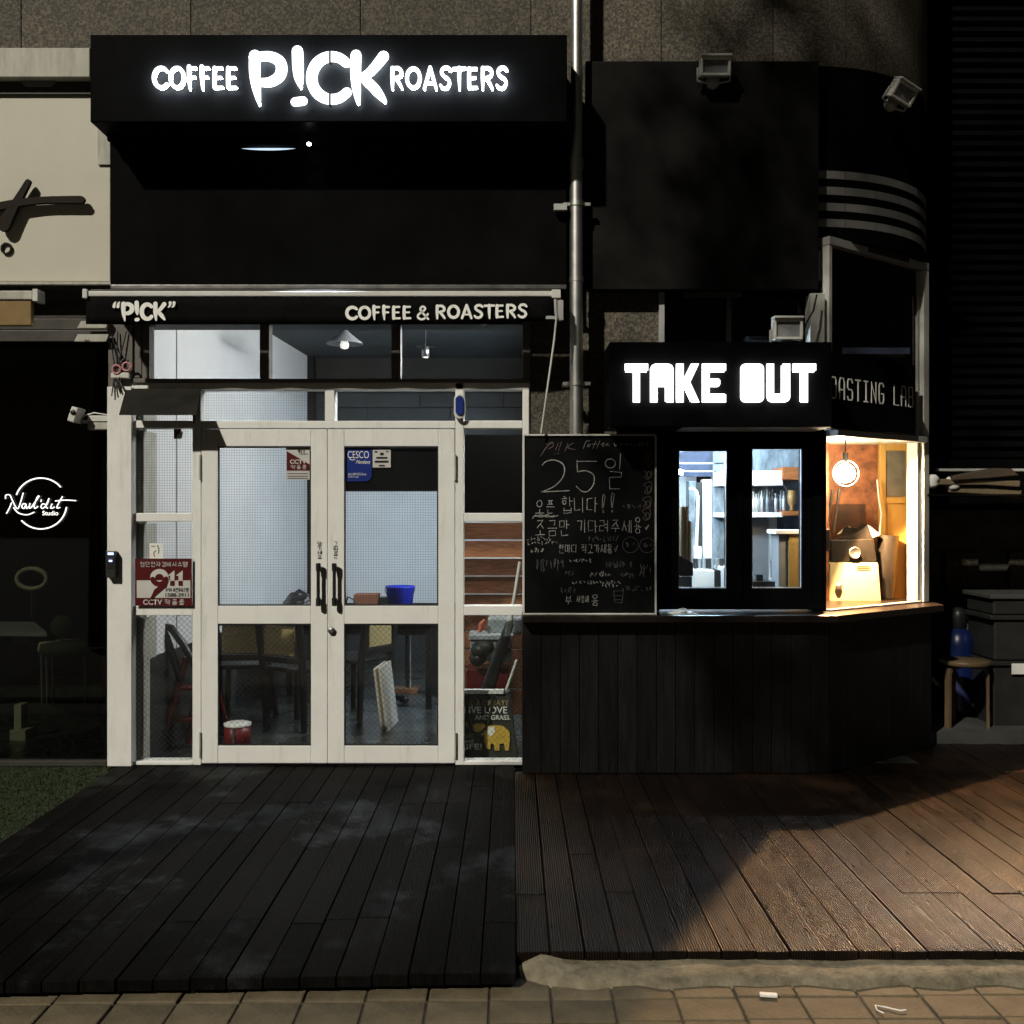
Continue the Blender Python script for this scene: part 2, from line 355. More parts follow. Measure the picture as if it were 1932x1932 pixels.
def plank_mat(name, base, worn, wear_lo, wear_hi, rough, ribs, spec):
    m, t, b = newmat(name); N = t.nodes; L = t.links
    tc = N.new('ShaderNodeTexCoord'); oi = N.new('ShaderNodeObjectInfo')
    mp = N.new('ShaderNodeMapping'); mp.inputs['Scale'].default_value = (14, 1.1, 6); L.new(tc.outputs['Object'], mp.inputs[0])
    off = N.new('ShaderNodeVectorMath'); off.operation = 'ADD'; L.new(mp.outputs[0], off.inputs[0]); L.new(oi.outputs['Random'], off.inputs[1])
    gr = N.new('ShaderNodeTexNoise'); gr.inputs['Scale'].default_value = 2.2; gr.inputs['Detail'].default_value = 8; gr.inputs['Roughness'].default_value = .7; L.new(off.outputs[0], gr.inputs['Vector'])
    rp = N.new('ShaderNodeValToRGB'); e = rp.color_ramp.elements; e[0].position = .3; e[1].position = .75
    e[0].color = (*[c * .55 for c in base], 1); e[1].color = (*[c * 1.6 for c in base], 1); L.new(gr.outputs['Fac'], rp.inputs[0])
    wn = N.new('ShaderNodeTexNoise'); wn.inputs['Scale'].default_value = 1.25; wn.inputs['Detail'].default_value = 9; wn.inputs['Roughness'].default_value = .72; L.new(tc.outputs['Object'], wn.inputs['Vector'])
    wr = N.new('ShaderNodeMapRange'); wr.inputs['From Min'].default_value = wear_lo; wr.inputs['From Max'].default_value = wear_hi; L.new(wn.outputs['Fac'], wr.inputs[0])
    mx = N.new('ShaderNodeMix'); mx.data_type = 'RGBA'; L.new(wr.outputs[0], mx.inputs['Factor']); L.new(rp.outputs[0], mx.inputs['A']); mx.inputs['B'].default_value = (*worn, 1)
    hs = N.new('ShaderNodeHueSaturation'); mr = N.new('ShaderNodeMapRange'); mr.inputs['To Min'].default_value = .68; mr.inputs['To Max'].default_value = 1.35
    L.new(oi.outputs['Random'], mr.inputs[0]); L.new(mr.outputs[0], hs.inputs['Value']); L.new(mx.outputs['Result'], hs.inputs['Color']); L.new(hs.outputs[0], b.inputs['Base Color'])
    rr = N.new('ShaderNodeMapRange'); rr.inputs['To Min'].default_value = rough - .18; rr.inputs['To Max'].default_value = rough + .25; L.new(gr.outputs['Fac'], rr.inputs[0]); L.new(rr.outputs[0], b.inputs['Roughness'])
    wv = N.new('ShaderNodeTexWave'); wv.wave_type = 'BANDS'; wv.bands_direction = 'X'; wv.inputs['Scale'].default_value = 32; wv.inputs['Distortion'].default_value = .6; wv.inputs['Detail'].default_value = 2
    L.new(tc.outputs['Object'], wv.inputs['Vector'])
    ad = N.new('ShaderNodeMath'); ad.operation = 'ADD'; L.new(wv.outputs['Fac'], ad.inputs[0]); L.new(gr.outputs['Fac'], ad.inputs[1])
    bp = N.new('ShaderNodeBump'); bp.inputs['Strength'].default_value = ribs; bp.inputs['Distance'].default_value = .004; L.new(ad.outputs[0], bp.inputs['Height']); L.new(bp.outputs[0], b.inputs['Normal'])
    b.inputs['Specular IOR Level'].default_value = spec
    return m
M['plank'] = plank_mat('dark_stained_plank', (.0044, .0040, .0036), (.034, .037, .039), .52, .74, .62, .3, .035)
M['plank_brown'] = plank_mat('brown_plank', (.0078, .0044, .0029), (.042, .0225, .0130), .5, .74, .30, 1.0, .24)

def tile_mat():
    m = mat('paving_tile', (.055, .043, .025), .8, .3, 4, col2=(.14, .112, .068), bump=.35, bscale=60, rand=.14)
    return m
M['tile'] = tile_mat()

# ------------------------------------------------------------------ lettering
FONT = {}
def L_(ch, wd, *st): FONT[ch] = (wd, st)
L_('C', .72, (arc(.42, .5, .32, .40, 45, 318, 12), [.20, .24, .24, .2]))
L_('O', .78, (arc(.39, .5, .29, .40, 95, 460, 16), .21))
L_('F', .56, ([(.14, .95), (.14, .5), (.17, .02)], [.24, .22, .10]), ([(.12, .89), (.43, .90)], .16), ([(.14, .52), (.39, .53)], .14))
L_('E', .60, ([(.14, .9), (.13, .5), (.14, .1)], .22), ([(.13, .89), (.46, .90)], .15), ([(.14, .51), (.42, .52)], .13), ([(.13, .10), (.48, .11)], .15))
L_('P', .74, ([(.16, .93), (.16, .5), (.24, -.02)], [.26, .25, .20, .05]), ([(.12, .90), (.42, .92), (.62, .80), (.62, .56), (.44, .42), (.2, .42)], [.18, .22, .25, .25, .22, .16]))
L_('!', .36, ([(.17, 1.0), (.18, .6), (.21, .32)], [.24, .24, .20, .05]), ([(.14, .05), (.24, .07)], .19))
L_('K', .80, ([(.16, .94), (.15, .5), (.20, .02)], [.24, .23, .20, .08]), ([(.66, .92), (.42, .62), (.22, .50)], [.24, .20, .14]), ([(.26, .52), (.46, .34), (.68, .06)], [.14, .22, .22, .10]))
L_('R', .70, ([(.15, .92), (.14, .5), (.15, .04)], [.22, .21, .14]), ([(.12, .90), (.40, .92), (.55, .77), (.50, .58), (.18, .48)], [.16, .19, .2, .19, .14]), ([(.28, .50), (.44, .30), (.58, .06)], [.16, .20, .14]))
L_('A', .74, ([(.36, .95), (.24, .5), (.10, .05)], [.18, .20, .17]), ([(.37, .95), (.50, .5), (.64, .05)], [.18, .20, .17]), ([(.20, .30), (.54, .30)], .13))
L_('S', .62, ([(.54, .82), (.42, .93), (.24, .92), (.13, .76), (.24, .58), (.42, .46), (.50, .27), (.38, .09), (.20, .08), (.08, .20)], [.15, .19, .19, .18, .18, .19, .19, .19, .17, .14]))
L_('T', .62, ([(.31, .92), (.31, .5), (.33, .02)], [.22, .21, .12]), ([(.05, .89), (.58, .91)], .17))
L_('&', .80, ([(.68, .08), (.30, .62), (.28, .82), (.40, .92), (.52, .80), (.44, .64), (.16, .38), (.14, .18), (.32, .06), (.52, .16), (.66, .42)], .13))
L_('“', .5, ([(.12, .78), (.15, .95), (.22, 1.04)], [.17, .12, .05]), ([(.34, .78), (.37, .95), (.44, 1.04)], [.17, .12, .05]))
L_('”', .5, ([(.20, 1.0), (.18, .84), (.08, .74)], [.17, .12, .05]), ([(.42, 1.0), (.40, .84), (.30, .74)], [.17, .12, .05]))
L_(' ', .45)
def brush_letter(ch, px0, px1, py0, py1, d, depth, material, parent, lift=0.0, weight=1.0, back=None):
    wd, st = FONT[ch]
    sx = (px1 - px0) / wd; sz = (py1 - py0)
    u = min(sx, sz) * d / FPX * weight
    b = MB()
    for i, (pts, ww) in enumerate(st):
        q = [(X(px0 + x * sx, d), Z(py1 - z * sz, d)) for x, z in pts]
        ww = [k * u for k in ww] if isinstance(ww, list) else ww * u
        b.ribbon(q, ww, Y(d) + i * .0006, Y(d) + depth - i * .0006)
    o = b.obj('letter', material, parent)
    if back:
        b = MB()
        for i, (pts, ww) in enumerate(st):
            q = [(X(px0 + x * sx, d), Z(py1 - z * sz, d)) for x, z in pts]
            ww = [k * u * .72 for k in ww] if isinstance(ww, list) else ww * u * .72
            b.ribbon(q, ww, Y(d) + depth + .006 + i * .0006, Y(d) + depth + .011 + i * .0006)
        b.obj('backlight', back, o)
    return o
def brush_word(word, px0, px1, py0, py1, d, depth, material, parent, slope=0, weight=1.0, back=None):
    tot = sum(FONT[c][0] for c in word); k = (px1 - px0) / tot; x = px0
    for c in word:
        wd = FONT[c][0] * k
        if FONT[c][1]:
            dy = slope * (x - px0)
            brush_letter(c, x, x + wd, py0 + dy, py1 + dy, d, depth, material, parent, weight=weight, back=back)
        x += wd
def text_mesh(s, offset=0.0):
    cu = bpy.data.curves.new('text', 'FONT'); cu.body = s; cu.offset = offset; cu.fill_mode = 'FRONT'
    o = bpy.data.objects.new('text', cu); COL.objects.link(o)
    bpy.context.view_layer.update()
    me = bpy.data.meshes.new_from_object(o.evaluated_get(bpy.context.evaluated_depsgraph_get()))
    bpy.data.objects.remove(o); bpy.data.curves.remove(cu)
    return me
def print_text(s, px0, px1, py0, py1, d, material, parent, name='lettering', offset=0.0, shear=0, vertical=False):
    me = text_mesh(s, offset)
    if not me.vertices: return None
    xs = [v.co.x for v in me.vertices]; ys = [v.co.y for v in me.vertices]
    x0, x1, y0, y1 = min(xs), max(xs), min(ys), max(ys)
    o0 = org(parent)
    for v in me.vertices:
        u = (v.co.x - x0) / max(1e-6, x1 - x0); t = (v.co.y - y0) / max(1e-6, y1 - y0)
        q = P(px0 + u * (px1 - px0) + shear * t, py1 + (py0 - py1) * t, d)
        v.co = q - o0
    me.materials.append(material)
    o = bpy.data.objects.new(name, me); COL.objects.link(o)
    if parent: o.parent = parent
    ORG[o.name] = o0
    return o

JL = 'ㄱㄲㄴㄷㄸㄹㅁㅂㅃㅅㅆㅇㅈㅉㅊㅋㅌㅍㅎ'
JV = 'ㅏㅐㅑㅒㅓㅔㅕㅖㅗㅘㅙㅚㅛㅜㅝㅞㅟㅠㅡㅢㅣ'
JT = ' ㄱㄲㄳㄴㄵㄶㄷㄹㄺㄻㄼㄽㄾㄿㅀㅁㅂㅄㅅㅆㅇㅈㅊㅋㅌㅍㅎ'
circ = [(.5 + .48 * math.cos(R(90 + k * 30)), .5 + .48 * math.sin(R(90 + k * 30))) for k in range(13)]
JS = {'ㄱ': [[(0, .95), (.95, 1), (.8, 0)]], 'ㄴ': [[(0, 1), (0, 0), (1, .05)]], 'ㄷ': [[(1, 1), (0, .95), (0, 0), (1, .05)]],
      'ㄹ': [[(0, 1), (1, 1), (1, .52), (0, .5), (0, 0), (1, .03)]], 'ㅁ': [[(0, 1), (0, 0), (1, 0), (1, 1), (0, .97)]],
      'ㅂ': [[(0, 1), (0, 0), (1, 0), (1, 1)], [(0, .5), (1, .5)]], 'ㅅ': [[(.5, 1), (.4, .5), (0, 0)], [(.47, .6), (1, 0)]],
      'ㅇ': [circ], 'ㅈ': [[(0, 1), (1, 1), (.5, .5), (0, 0)], [(.5, .55), (1, 0)]], 'ㅊ': [[(.4, 1.15), (.6, 1.1)], [(0, .85), (1, .85), (.5, .45), (0, 0)], [(.5, .5), (1, 0)]],
      'ㅋ': [[(0, 1), (1, 1), (.85, 0)], [(0, .5), (.9, .55)]], 'ㅌ': [[(1, 1), (0, 1), (0, 0), (1, 0)], [(0, .5), (.95, .5)]],
      'ㅍ': [[(0, 1), (1, 1)], [(0, 0), (1, 0)], [(.3, 1), (.33, 0)], [(.7, 1), (.67, 0)]],
      'ㅎ': [[(.35, 1.1), (.65, 1.1)], [(0, .82), (1, .82)], [(x * .7 + .15, z * .62) for x, z in circ]], 'ㅆ': [[(.3, 1), (0, 0)], [(.25, .6), (.5, 0)], [(.75, 1), (.5, 0)], [(.72, .6), (1, 0)]],
      'ㅏ': [[(.35, 1), (.35, 0)], [(.35, .52), (1, .52)]], 'ㅐ': [[(.2, 1), (.2, 0)], [(.2, .5), (.8, .5)], [(.8, 1), (.8, 0)]], 'ㅓ': [[(.65, 1), (.65, 0)], [(0, .52), (.65, .52)]],
      'ㅔ': [[(.45, 1), (.45, 0)], [(0, .52), (.45, .52)], [(.95, 1), (.95, 0)]], 'ㅕ': [[(.65, 1), (.65, 0)], [(0, .65), (.65, .65)], [(0, .4), (.65, .4)]], 'ㅣ': [[(.5, 1), (.5, 0)]],
      'ㅗ': [[(0, 0), (1, 0)], [(.5, 0), (.5, 1)]], 'ㅜ': [[(0, 1), (1, 1)], [(.5, 1), (.5, 0)]], 'ㅡ': [[(0, .5), (1, .5)]],
      'ㅛ': [[(0, 0), (1, 0)], [(.33, 0), (.33, 1)], [(.66, 0), (.66, 1)]], 'ㅠ': [[(0, 1), (1, 1)], [(.33, 1), (.3, 0)], [(.66, 1), (.68, 0)]], 'ㅑ': [[(.35, 1), (.35, 0)], [(.35, .65), (1, .65)], [(.35, .4), (1, .4)]]}
def hangul(ch):
    c = ord(ch) - 0xAC00; l, v, t = JL[c // 588], JV[c % 588 // 28], JT[c % 28]
    out = []
    def put(j, x0, x1, z0, z1):
        for st in JS.get(j, []): out.append([(x0 + x * (x1 - x0), z0 + z * (z1 - z0)) for x, z in st])
    fin = t != ' '; lo = .42 if fin else .05
    if v in 'ㅗㅛㅜㅠㅡ':
        if fin: put(l, .2, .8, .68, 1); put(v, .05, .95, .42, .58); put(t, .2, .8, 0, .3)
        else: put(l, .2, .8, .48, 1); put(v, .02, .98, .05, .35)
    else:
        put(l, 0, .5, lo + .12, .95); put(v, .6, 1, lo, 1)
        if fin: put(t, .2, .9, 0, .34)
    return out
def hangul_strokes(b, s, px0, px1, py0, py1, d, wpx, y0, y1, jit=.03, adv=None):
    n = sum(1 if c != ' ' else .5 for c in s); k = (px1 - px0) / n; x = px0
    for c in s:
        if c == ' ': x += k * .5; continue
        if 0xAC00 <= ord(c) <= 0xD7A3: st = hangul(c)
        elif c == '!': st = [[(.25, .25), (.2, .7), (.4, 1), (.6, .9), (.35, .25)], [(.3 + .1 * q[0], .0 + .12 * q[1]) for q in circ]]
        elif c == 'v': st = [[(.2, .6), (.35, .2), (.8, .9)]]
        else: st = []
        for pts in st:
            q = [(X(x + k * .08 + (px + rnd.uniform(-jit, jit)) * k * .82, d), Z(py1 - (pz + rnd.uniform(-jit, jit)) * (py1 - py0), d)) for px, pz in pts]
            b.ribbon(q, [wpx * d / FPX * rnd.uniform(.45, .78) for _ in range(3)], y0, y1, smooth=len(q) > 6, caps=False)
        x += k

def scribble(b, px0, px1, py0, py1, d, wpx, y0, y1, dens=1.0):
    x = px0
    while x < px1 - 2:
        wv = rnd.uniform(4, 7); q = []
        for k in range(rnd.randint(3, 5)):
            q.append((X(x + rnd.uniform(0, wv), d), Z(rnd.uniform(py0, py1), d)))
        b.ribbon(q, wpx * d / FPX, y0, y1, smooth=rnd.random() < .6, caps=False)
        x += wv * 1.15 / dens

# ------------------------------------------------------------------ ground, pavement, deck
ground = MB().box(-60, 60, -60, 60, -.25, -.115).obj('ground', M['asphalt']); ground['kind'] = 'structure'
pav = struct('pavement', (0, -3, -.06))
MB().box(-5.0, 5.2, -5.2, -2.60, -.112, -.068).obj('mortar_bed', M['mortar'], pav)
tm = None
TW, TD = .212, .158
for j in range(9):
    for i in range(-17, 19):
        if tm is None:
            b = MB().box(-TW / 2 + .004, TW / 2 - .004, -TD / 2 + .004, TD / 2 - .004, -.03, 0)
            b2 = MB(); b2.v = b.v; b2.f = b.f; b2.sm = b.sm
            o = b2.obj('paving_tile', M['tile'], None, .005); tm = o
        else:
            o = tm.copy(); COL.objects.link(o)
        o.parent = pav
        o.location = ((i + .14) * TW, -2.70 - j * TD + 3 + (i * .0045), rnd.uniform(-.003, .003))
        o.rotation_euler = (rnd.uniform(-.008, .008), rnd.uniform(-.008, .008), rnd.uniform(-.01, .01))
# kerb of rough concrete under the right half of the deck
kb = MB(); n = 60; top = []
xs = [0.02 + 5.1 * i / n for i in range(n + 1)]
vs = []; fs = []
for i, x in enumerate(xs):
    e = .018 * math.sin(i * 1.7) + rnd.uniform(-.008, .008)
    z = -.032 + rnd.uniform(-.004, .004)
    prof = [(-2.86 + e, -.10), (-2.84 + e, -.05), (-2.80 + e * .5, z), (-2.74, z + .003), (-2.62, z - .002)]
    if i == 0: prof = [(-2.79, -.1), (-2.77, -.06), (-2.75, -.05), (-2.72, -.045), (-2.62, -.045)]
    if i == 1: prof = [(-2.85, -.1), (-2.82, -.05), (-2.76, -.012), (-2.72, -.006), (-2.62, -.02)]
    vs += [(x, y, zz) for y, zz in prof]
for i in range(n):
    for k in range(4): fs.append((i * 5 + k, i * 5 + k + 1, (i + 1) * 5 + k + 1, (i + 1) * 5 + k))
kb.add(vs, fs, True)
o = kb.obj('kerb', M['kerb']); o['kind'] = 'structure'
# turf patch
tb = MB().box(-5.5, -2.50, -1.55, .12, -.10, -.012).obj('turf_base', M['grass']); tb['kind'] = 'structure'
gb = MB()
for i in range(16000):
    x = rnd.uniform(-4.3, -2.5); y = rnd.uniform(-1.55, .1); h = rnd.uniform(.008, .016); a = rnd.uniform(0, 6.28)
    dx, dy = .004 * math.cos(a), .004 * math.sin(a); lx, ly = rnd.uniform(-.012, .012), rnd.uniform(-.012, .012)
    gb.add([(x - dx, y - dy, -.013), (x + dx, y + dy, -.013), (x + lx, y + ly, -.013 + h)], [(0, 1, 2)])
o = gb.obj('turf_grass', M['grass']); tag(o, 'short green artificial turf left of the wooden deck', 'turf', kind='stuff')

deck = struct('deck', (0, -1.5, 0))
MB().box(-2.49, 4.9, -2.66, .9, -.10, -.045).obj('joist_layer', M['black_wood'], deck)
PITCH = .1253
i = 0; x = -2.49
while x < 4.4:
    front = Y(3.475 + max(0, (x + 2.5)) * .040) if x < -.02 else Y(3.742)
    if x < -.02: back = .10
    elif x + PITCH < 1.95: back = -.10
    else: back = .66
    cuts = [front]
    if x < -.02:
        c = Y(rnd.choice([4.02, 4.02, 4.05, 4.9])) + rnd.uniform(-.02, .02); cuts.append(c)
        if rnd.random() < .7: cuts.append(Y(rnd.choice([5.65, 6.0])) + rnd.uniform(-.02, .02))
    else:
        cuts.append(Y(rnd.choice([4.32, 4.32, 4.8, 5.3])) + rnd.uniform(-.03, .03))
        if back > 0: cuts.append(Y(6.3 + rnd.uniform(-.1, .1)))
    cuts.append(back)
    for a, c in zip(cuts[:-1], cuts[1:]):
        dz = rnd.uniform(-.0025, .0025); jx = rnd.uniform(-.0012, .0012)
        MB().box(x + .0022 + jx, x + PITCH - .0022 + jx, a + .0015, c - .0015, -.043, dz).obj('plank', M['plank'] if x < -.02 else M['plank_brown'], deck, .003)
    x += PITCH; i += 1

# ------------------------------------------------------------------ stone building
bld = thing('stone_building', 'dark speckled granite building front with rounded right corner and black striped band', 'building', (0, .2, 0))
WD = 6.50
def stone(px0, px1, py0, py1): bx('stone_panel', M['granite'], bld, px0 + .6, px1 - .6, py0 + .6, py1 - .6, WD, WD + .035, .004)
seams = [-280, 40, 360, 680, 1002, 1248, 1459, 1536]
for a, c in zip(seams[:-1], seams[1:]): stone(a, c, -140, 205)
for a, c in ((1000, 1112), (1112, 1245)):
    for q, s_ in ((540, 665), (665, 905), (905, 1165)): stone(a, c, q, s_)
bk = MB()
bk.box(-4.6, X(1536, 6.5), .1, .3, Z(610, 6.5), 6.6)
bk.box(X(1000, 6.5), X(1245, 6.5), .1, .3, 0, Z(612, 6.5))
bk.obj('wall', M['dark_wall'], bld)
CCX, CCY, CR = 1.9, 1.09 + .06, 1.09
def curved(name, material, a0, a1, z0, z1, r=CR, th=.05, nseg=6):
    b = MB(); pts = []
    for k in range(nseg + 1):
        g = R(a0 + (a1 - a0) * k / nseg); pts.append((CCX + r * math.sin(g), CCY - r * math.cos(g)))
    for k in range(nseg, -1, -1):
        g = R(a0 + (a1 - a0) * k / nseg); pts.append((CCX + (r - th) * math.sin(g), CCY - (r - th) * math.cos(g)))
    m_ = nseg + 1; vs = [(x, y, z) for z in (z0, z1) for x, y in pts]; n_ = len(pts); fs = []
    for k in range(nseg):
        fs += [(k, k + 1, n_ + k + 1, n_ + k), (n_ - 1 - k, n_ - 2 - k, 2 * n_ - 2 - k, 2 * n_ - 1 - k), (k, n_ - 1 - k, n_ - 2 - k, k + 1), (n_ + k, n_ + k + 1, 2 * n_ - 2 - k, 2 * n_ - 1 - k)]
    fs += [(0, n_, 2 * n_ - 1, n_ - 1), (nseg, n_ - 1 - nseg, 2 * n_ - 1 - nseg, n_ + nseg)]
    b.add(vs, fs)
    return b.obj(name, material, bld)
ZS = 4.44
angs = [0.2, 12, 24, 36, 48, 60, 72, 90, 110]
for a, c in zip(angs[:-1], angs[1:]):
    curved('stone_panel', M['granite'], a + .15, c - .15, ZS, 6.6)
    curved('band_panel', M['black_panel'], a + .15, c - .15, 3.33, ZS - .01, r=CR - .012)
    for k in range(4):
        zt = 3.778 - k * .1022
        curved('stripe', M['stripe_grey'], a + .12, c - .12, zt - .05, zt, r=CR - .006, th=.004)
curved('wall', M['dark_wall'], 0, 112, 3.30, 6.6, r=CR - .07, th=.06, nseg=16)

# dark upper window behind the takeout sign
uw = thing('upper_window', 'dark window with grey frame above the takeout sign box', 'window', P(1390, 640, 6.5))
bx('pane', M['pane_dark'], uw, 1255, 1532, 540, 660, 6.53, 6.535, 0)
bx('backing', M['dark_wall'], uw, 1255, 1532, 540, 660, 6.60, 6.65, 0)
bx('frame_post', M['grey_metal'], uw, 1244, 1254, 545, 660, 6.46, 6.52)
bx('frame_rail', M['dark_frame'], uw, 1290, 1400, 549, 560, 6.47, 6.52)
bx('frame_post', M['dark_frame'], uw, 1372, 1380, 560, 660, 6.47, 6.52)
tag(bx('corner_post', M['white_metal'], None, 1529, 1556, 553, 700, 6.38, 6.5), 'pale vertical post between upper dark window and corner window', 'post')

# street tree whose shade dapples the right half of the front
tree = thing('street_tree', 'leafy street tree standing at the kerb behind the photographer', 'tree', (-5.2, -6.2, -.06))
MB().tube([(-5.2, -6.2, -.08), (-5.2, -6.2, 1.5), (-5.15, -6.18, 3.2), (-5.05, -6.15, 4.6), (-4.7, -6.05, 5.5)], [.12, .10, .09, .08, .065], 10).obj('trunk', M['bark'], tree)
lb = MB(); br = MB(); tr = random.Random(5)
br.tube([(-4.7, -6.05, 5.5), (-3.6, -5.7, 6.6), (-2.6, -5.4, 7.6), (-2.0, -5.2, 9.4)], [.06, .045, .03, .015], 6)
for k in range(34):
    a = tr.uniform(0, 6.28); zz = tr.uniform(4.9, 10.8); rad = max(.15, (1.5 - .09 * (zz - 7.6) ** 2) * tr.uniform(.25, 1.08))
    cx, cy = -1.1 + rad * math.cos(a), -5.2 + rad * math.sin(a)
    br.tube([(-2.5, -5.35, max(5.6, min(zz - .5, 8.0))), (cx, cy, zz)], [.018, .006], 5)
    for q in range(70):
        p = Vector((cx, cy, zz)) + Vector((tr.gauss(0, .26), tr.gauss(0, .26), tr.gauss(0, .24)))
        u = Vector((tr.uniform(-1, 1), tr.uniform(-1, 1), tr.uniform(-1, 1))).normalized(); v = u.orthogonal().normalized(); s_ = tr.uniform(.05, .085)
        lb.add([p - u * s_, p + v * s_ * .5, p + u * s_, p - v * s_ * .5], [(0, 1, 2, 3)])
br.obj('limbs', M['bark'], tree); lb.obj('crown', M['leaf'], tree)

# ------------------------------------------------------------------ main sign
SD = 6.0
sgn = thing('shop_sign', 'large black box sign with glowing white letters at the top', 'sign', P(620, 230, SD))
bx('sign_box', M['black_metal'], sgn, 170, 1070, 65, 230, SD, 6.47, .006)
MB().box(X(170, SD) + .02, X(1070, SD) - .02, Y(6.20), Y(6.235), Z(230, SD) - .035, Z(230, SD) - .002).obj('soffit_trim', M['black_metal'], sgn)
ld, dep = 5.950, .010
for ch, a, c, t_, b_ in (('P', 464, 541, 98, 195), ('!', 535, 590, 96, 197), ('C', 576, 662, 96, 197), ('K', 655, 738, 98, 196)):
    brush_letter(ch, a, c, t_, b_, ld, dep, M['led_letter'], sgn, weight=.86, back=M['back_led'])
brush_word('COFFEE', 286, 450, 123, 169, ld, dep, M['led_letter'], sgn, weight=.75, back=M['back_led'])
brush_word('ROASTERS', 734, 960, 124, 169, ld, dep, M['led_letter'], sgn, weight=.75, back=M['back_led'])
# dark slits across the big C
for py0, py1 in ((96, 117), (174, 198)):
    bx('slit', M['black_metal'], sgn, 620.5, 624, py0, py1, ld - .004, ld + .03, 0)
PD = 6.30
fas = thing('fascia_panel', 'plain black panel between the lit sign and the awning', 'panel', P(640, 540, PD))
bx('panel', M['black_panel'], fas, 208, 1069, 262, 541, PD, 6.48, .004)
bx('bottom_trim', M['chrome_dark'], fas, 208, 1069, 537, 545, PD - .03, PD - .002, .003)
bx('top_trim', M['black_metal'], fas, 210, 1067, 265, 273, PD - .07, PD - .004, .002)
# glowing glints and light pool put in under the sign, then the LED lamp
for p0, p1 in ((300, 350), (800, 925)): bx('trim_glint', M['glint_glow'], fas, p0, p1, 273.2, 274.4, PD - .05, PD - .04, 0)  # glints on the trim edge put in as thin glowing bars
lm = thing('light_pool', 'half moon pool of light put in as a glowing shape under the sign box', 'lamp', P(507, 272, PD))
b = MB(); vs = []; 
for i in range(13):
    g = math.pi * i / 12
    for j in range(5):
        h = math.pi / 2 * j / 4
        vs.append((X(507, PD) - .225 * math.cos(g), Y(PD) - .004 - .012 * math.sin(g) * math.cos(h) * .9, Z(273.2, PD) - .036 * math.sin(g) * math.sin(h)))
fs = [(i * 5 + j, i * 5 + j + 1, (i + 1) * 5 + j + 1, (i + 1) * 5 + j) for i in range(12) for j in range(4)]
b.add(vs, fs, True).obj('pool_shape', M['pool_glow'], lm)  # glowing shape standing in for a pool of light on the panel
bx('mount', M['black_metal'], lm, 436, 578, 268.5, 272.5, PD - .08, PD - .071, 0)  # thin black strip along the top of the added light pool
sp = thing('spot_lamp', 'tiny bright LED spotlight under the sign box', 'lamp', P(583, 270, 6.16))
MB().lathe([(.004, .004), (.012, 0), (.012, -.012), (.004, -.014)], P(583, 270, 6.16), 12).obj('led', M['led_dot'], sp)
MB().tube([P(583, 260, 6.17), P(583, 268, 6.165)], .01).obj('stem', M['black_metal'], sp)
li = bpy.data.lights.new('spot_beam', 'SPOT'); li.energy = 420; li.color = (.78, .88, 1); li.spot_size = R(48); li.spot_blend = .9; li.shadow_soft_size = .03
lo = bpy.data.objects.new('spot_beam', li); COL.objects.link(lo); lo.parent = sp; lo.location = (0, -.02, -.03); lo.rotation_euler = (R(-14), R(-4), 0)
li = bpy.data.lights.new('spot_spill', 'SPOT'); li.energy = .45; li.color = (.5, .66, 1); li.spot_size = R(50); li.spot_blend = 1; li.shadow_soft_size = .01
lo = bpy.data.objects.new('spot_spill', li); COL.objects.link(lo); lo.parent = sp; lo.location = (.02, -.01, -.03); lo.rotation_euler = (R(38), R(4), 0)

tag(bx('wall_panel', M['black_sheet'], None, 1105, 1545, 115, 546, 6.38, 6.46, .004), 'large plain black sheet panel right of the steel downpipe', 'panel')

# downpipe
pipe = thing('downpipe', 'shiny stainless steel downpipe running down the stone front', 'pipe', P(1088, 0, 6.30))
pc = P(1088, 0, 6.30)
MB().tube([(pc.x, pc.y, 5.2), (pc.x, pc.y, Z(318, 6.3))], .036, 20).obj('pipe_section', M['chrome'], pipe)
MB().tube([(pc.x - .002, pc.y - .002, Z(316, 6.3)), (pc.x - .002, pc.y - .002, Z(1168, 6.3))], .041, 20).obj('pipe_section', M['chrome'], pipe)
MB().tube([(pc.x, pc.y, Z(300, 6.3)), (pc.x, pc.y, Z(322, 6.3))], .0445, 20).obj('sleeve', M['chrome'], pipe)
MB().tube([(pc.x, pc.y, Z(524, 6.3)), (pc.x, pc.y, Z(532, 6.3))], .046, 20).obj('sleeve', M['chrome'], pipe)
for py in (386, 724):
    q = MB().tube([(pc.x, pc.y, Z(py - 4, 6.3)), (pc.x, pc.y, Z(py + 4, 6.3))], .049, 20)
    q.box(pc.x + .045, pc.x + .085, pc.y - .012, pc.y + .012, Z(py + 3, 6.3), Z(py - 3, 6.3))
    q.box(pc.x - .085, pc.x - .045, pc.y - .012, pc.y + .1, Z(py + 3, 6.3), Z(py - 3, 6.3))
    q.obj('clamp', M['chrome'], pipe)
bx('wall_bracket', M['grey_metal'], pipe, 1045, 1070, 384, 396, 6.24, 6.28, .002)

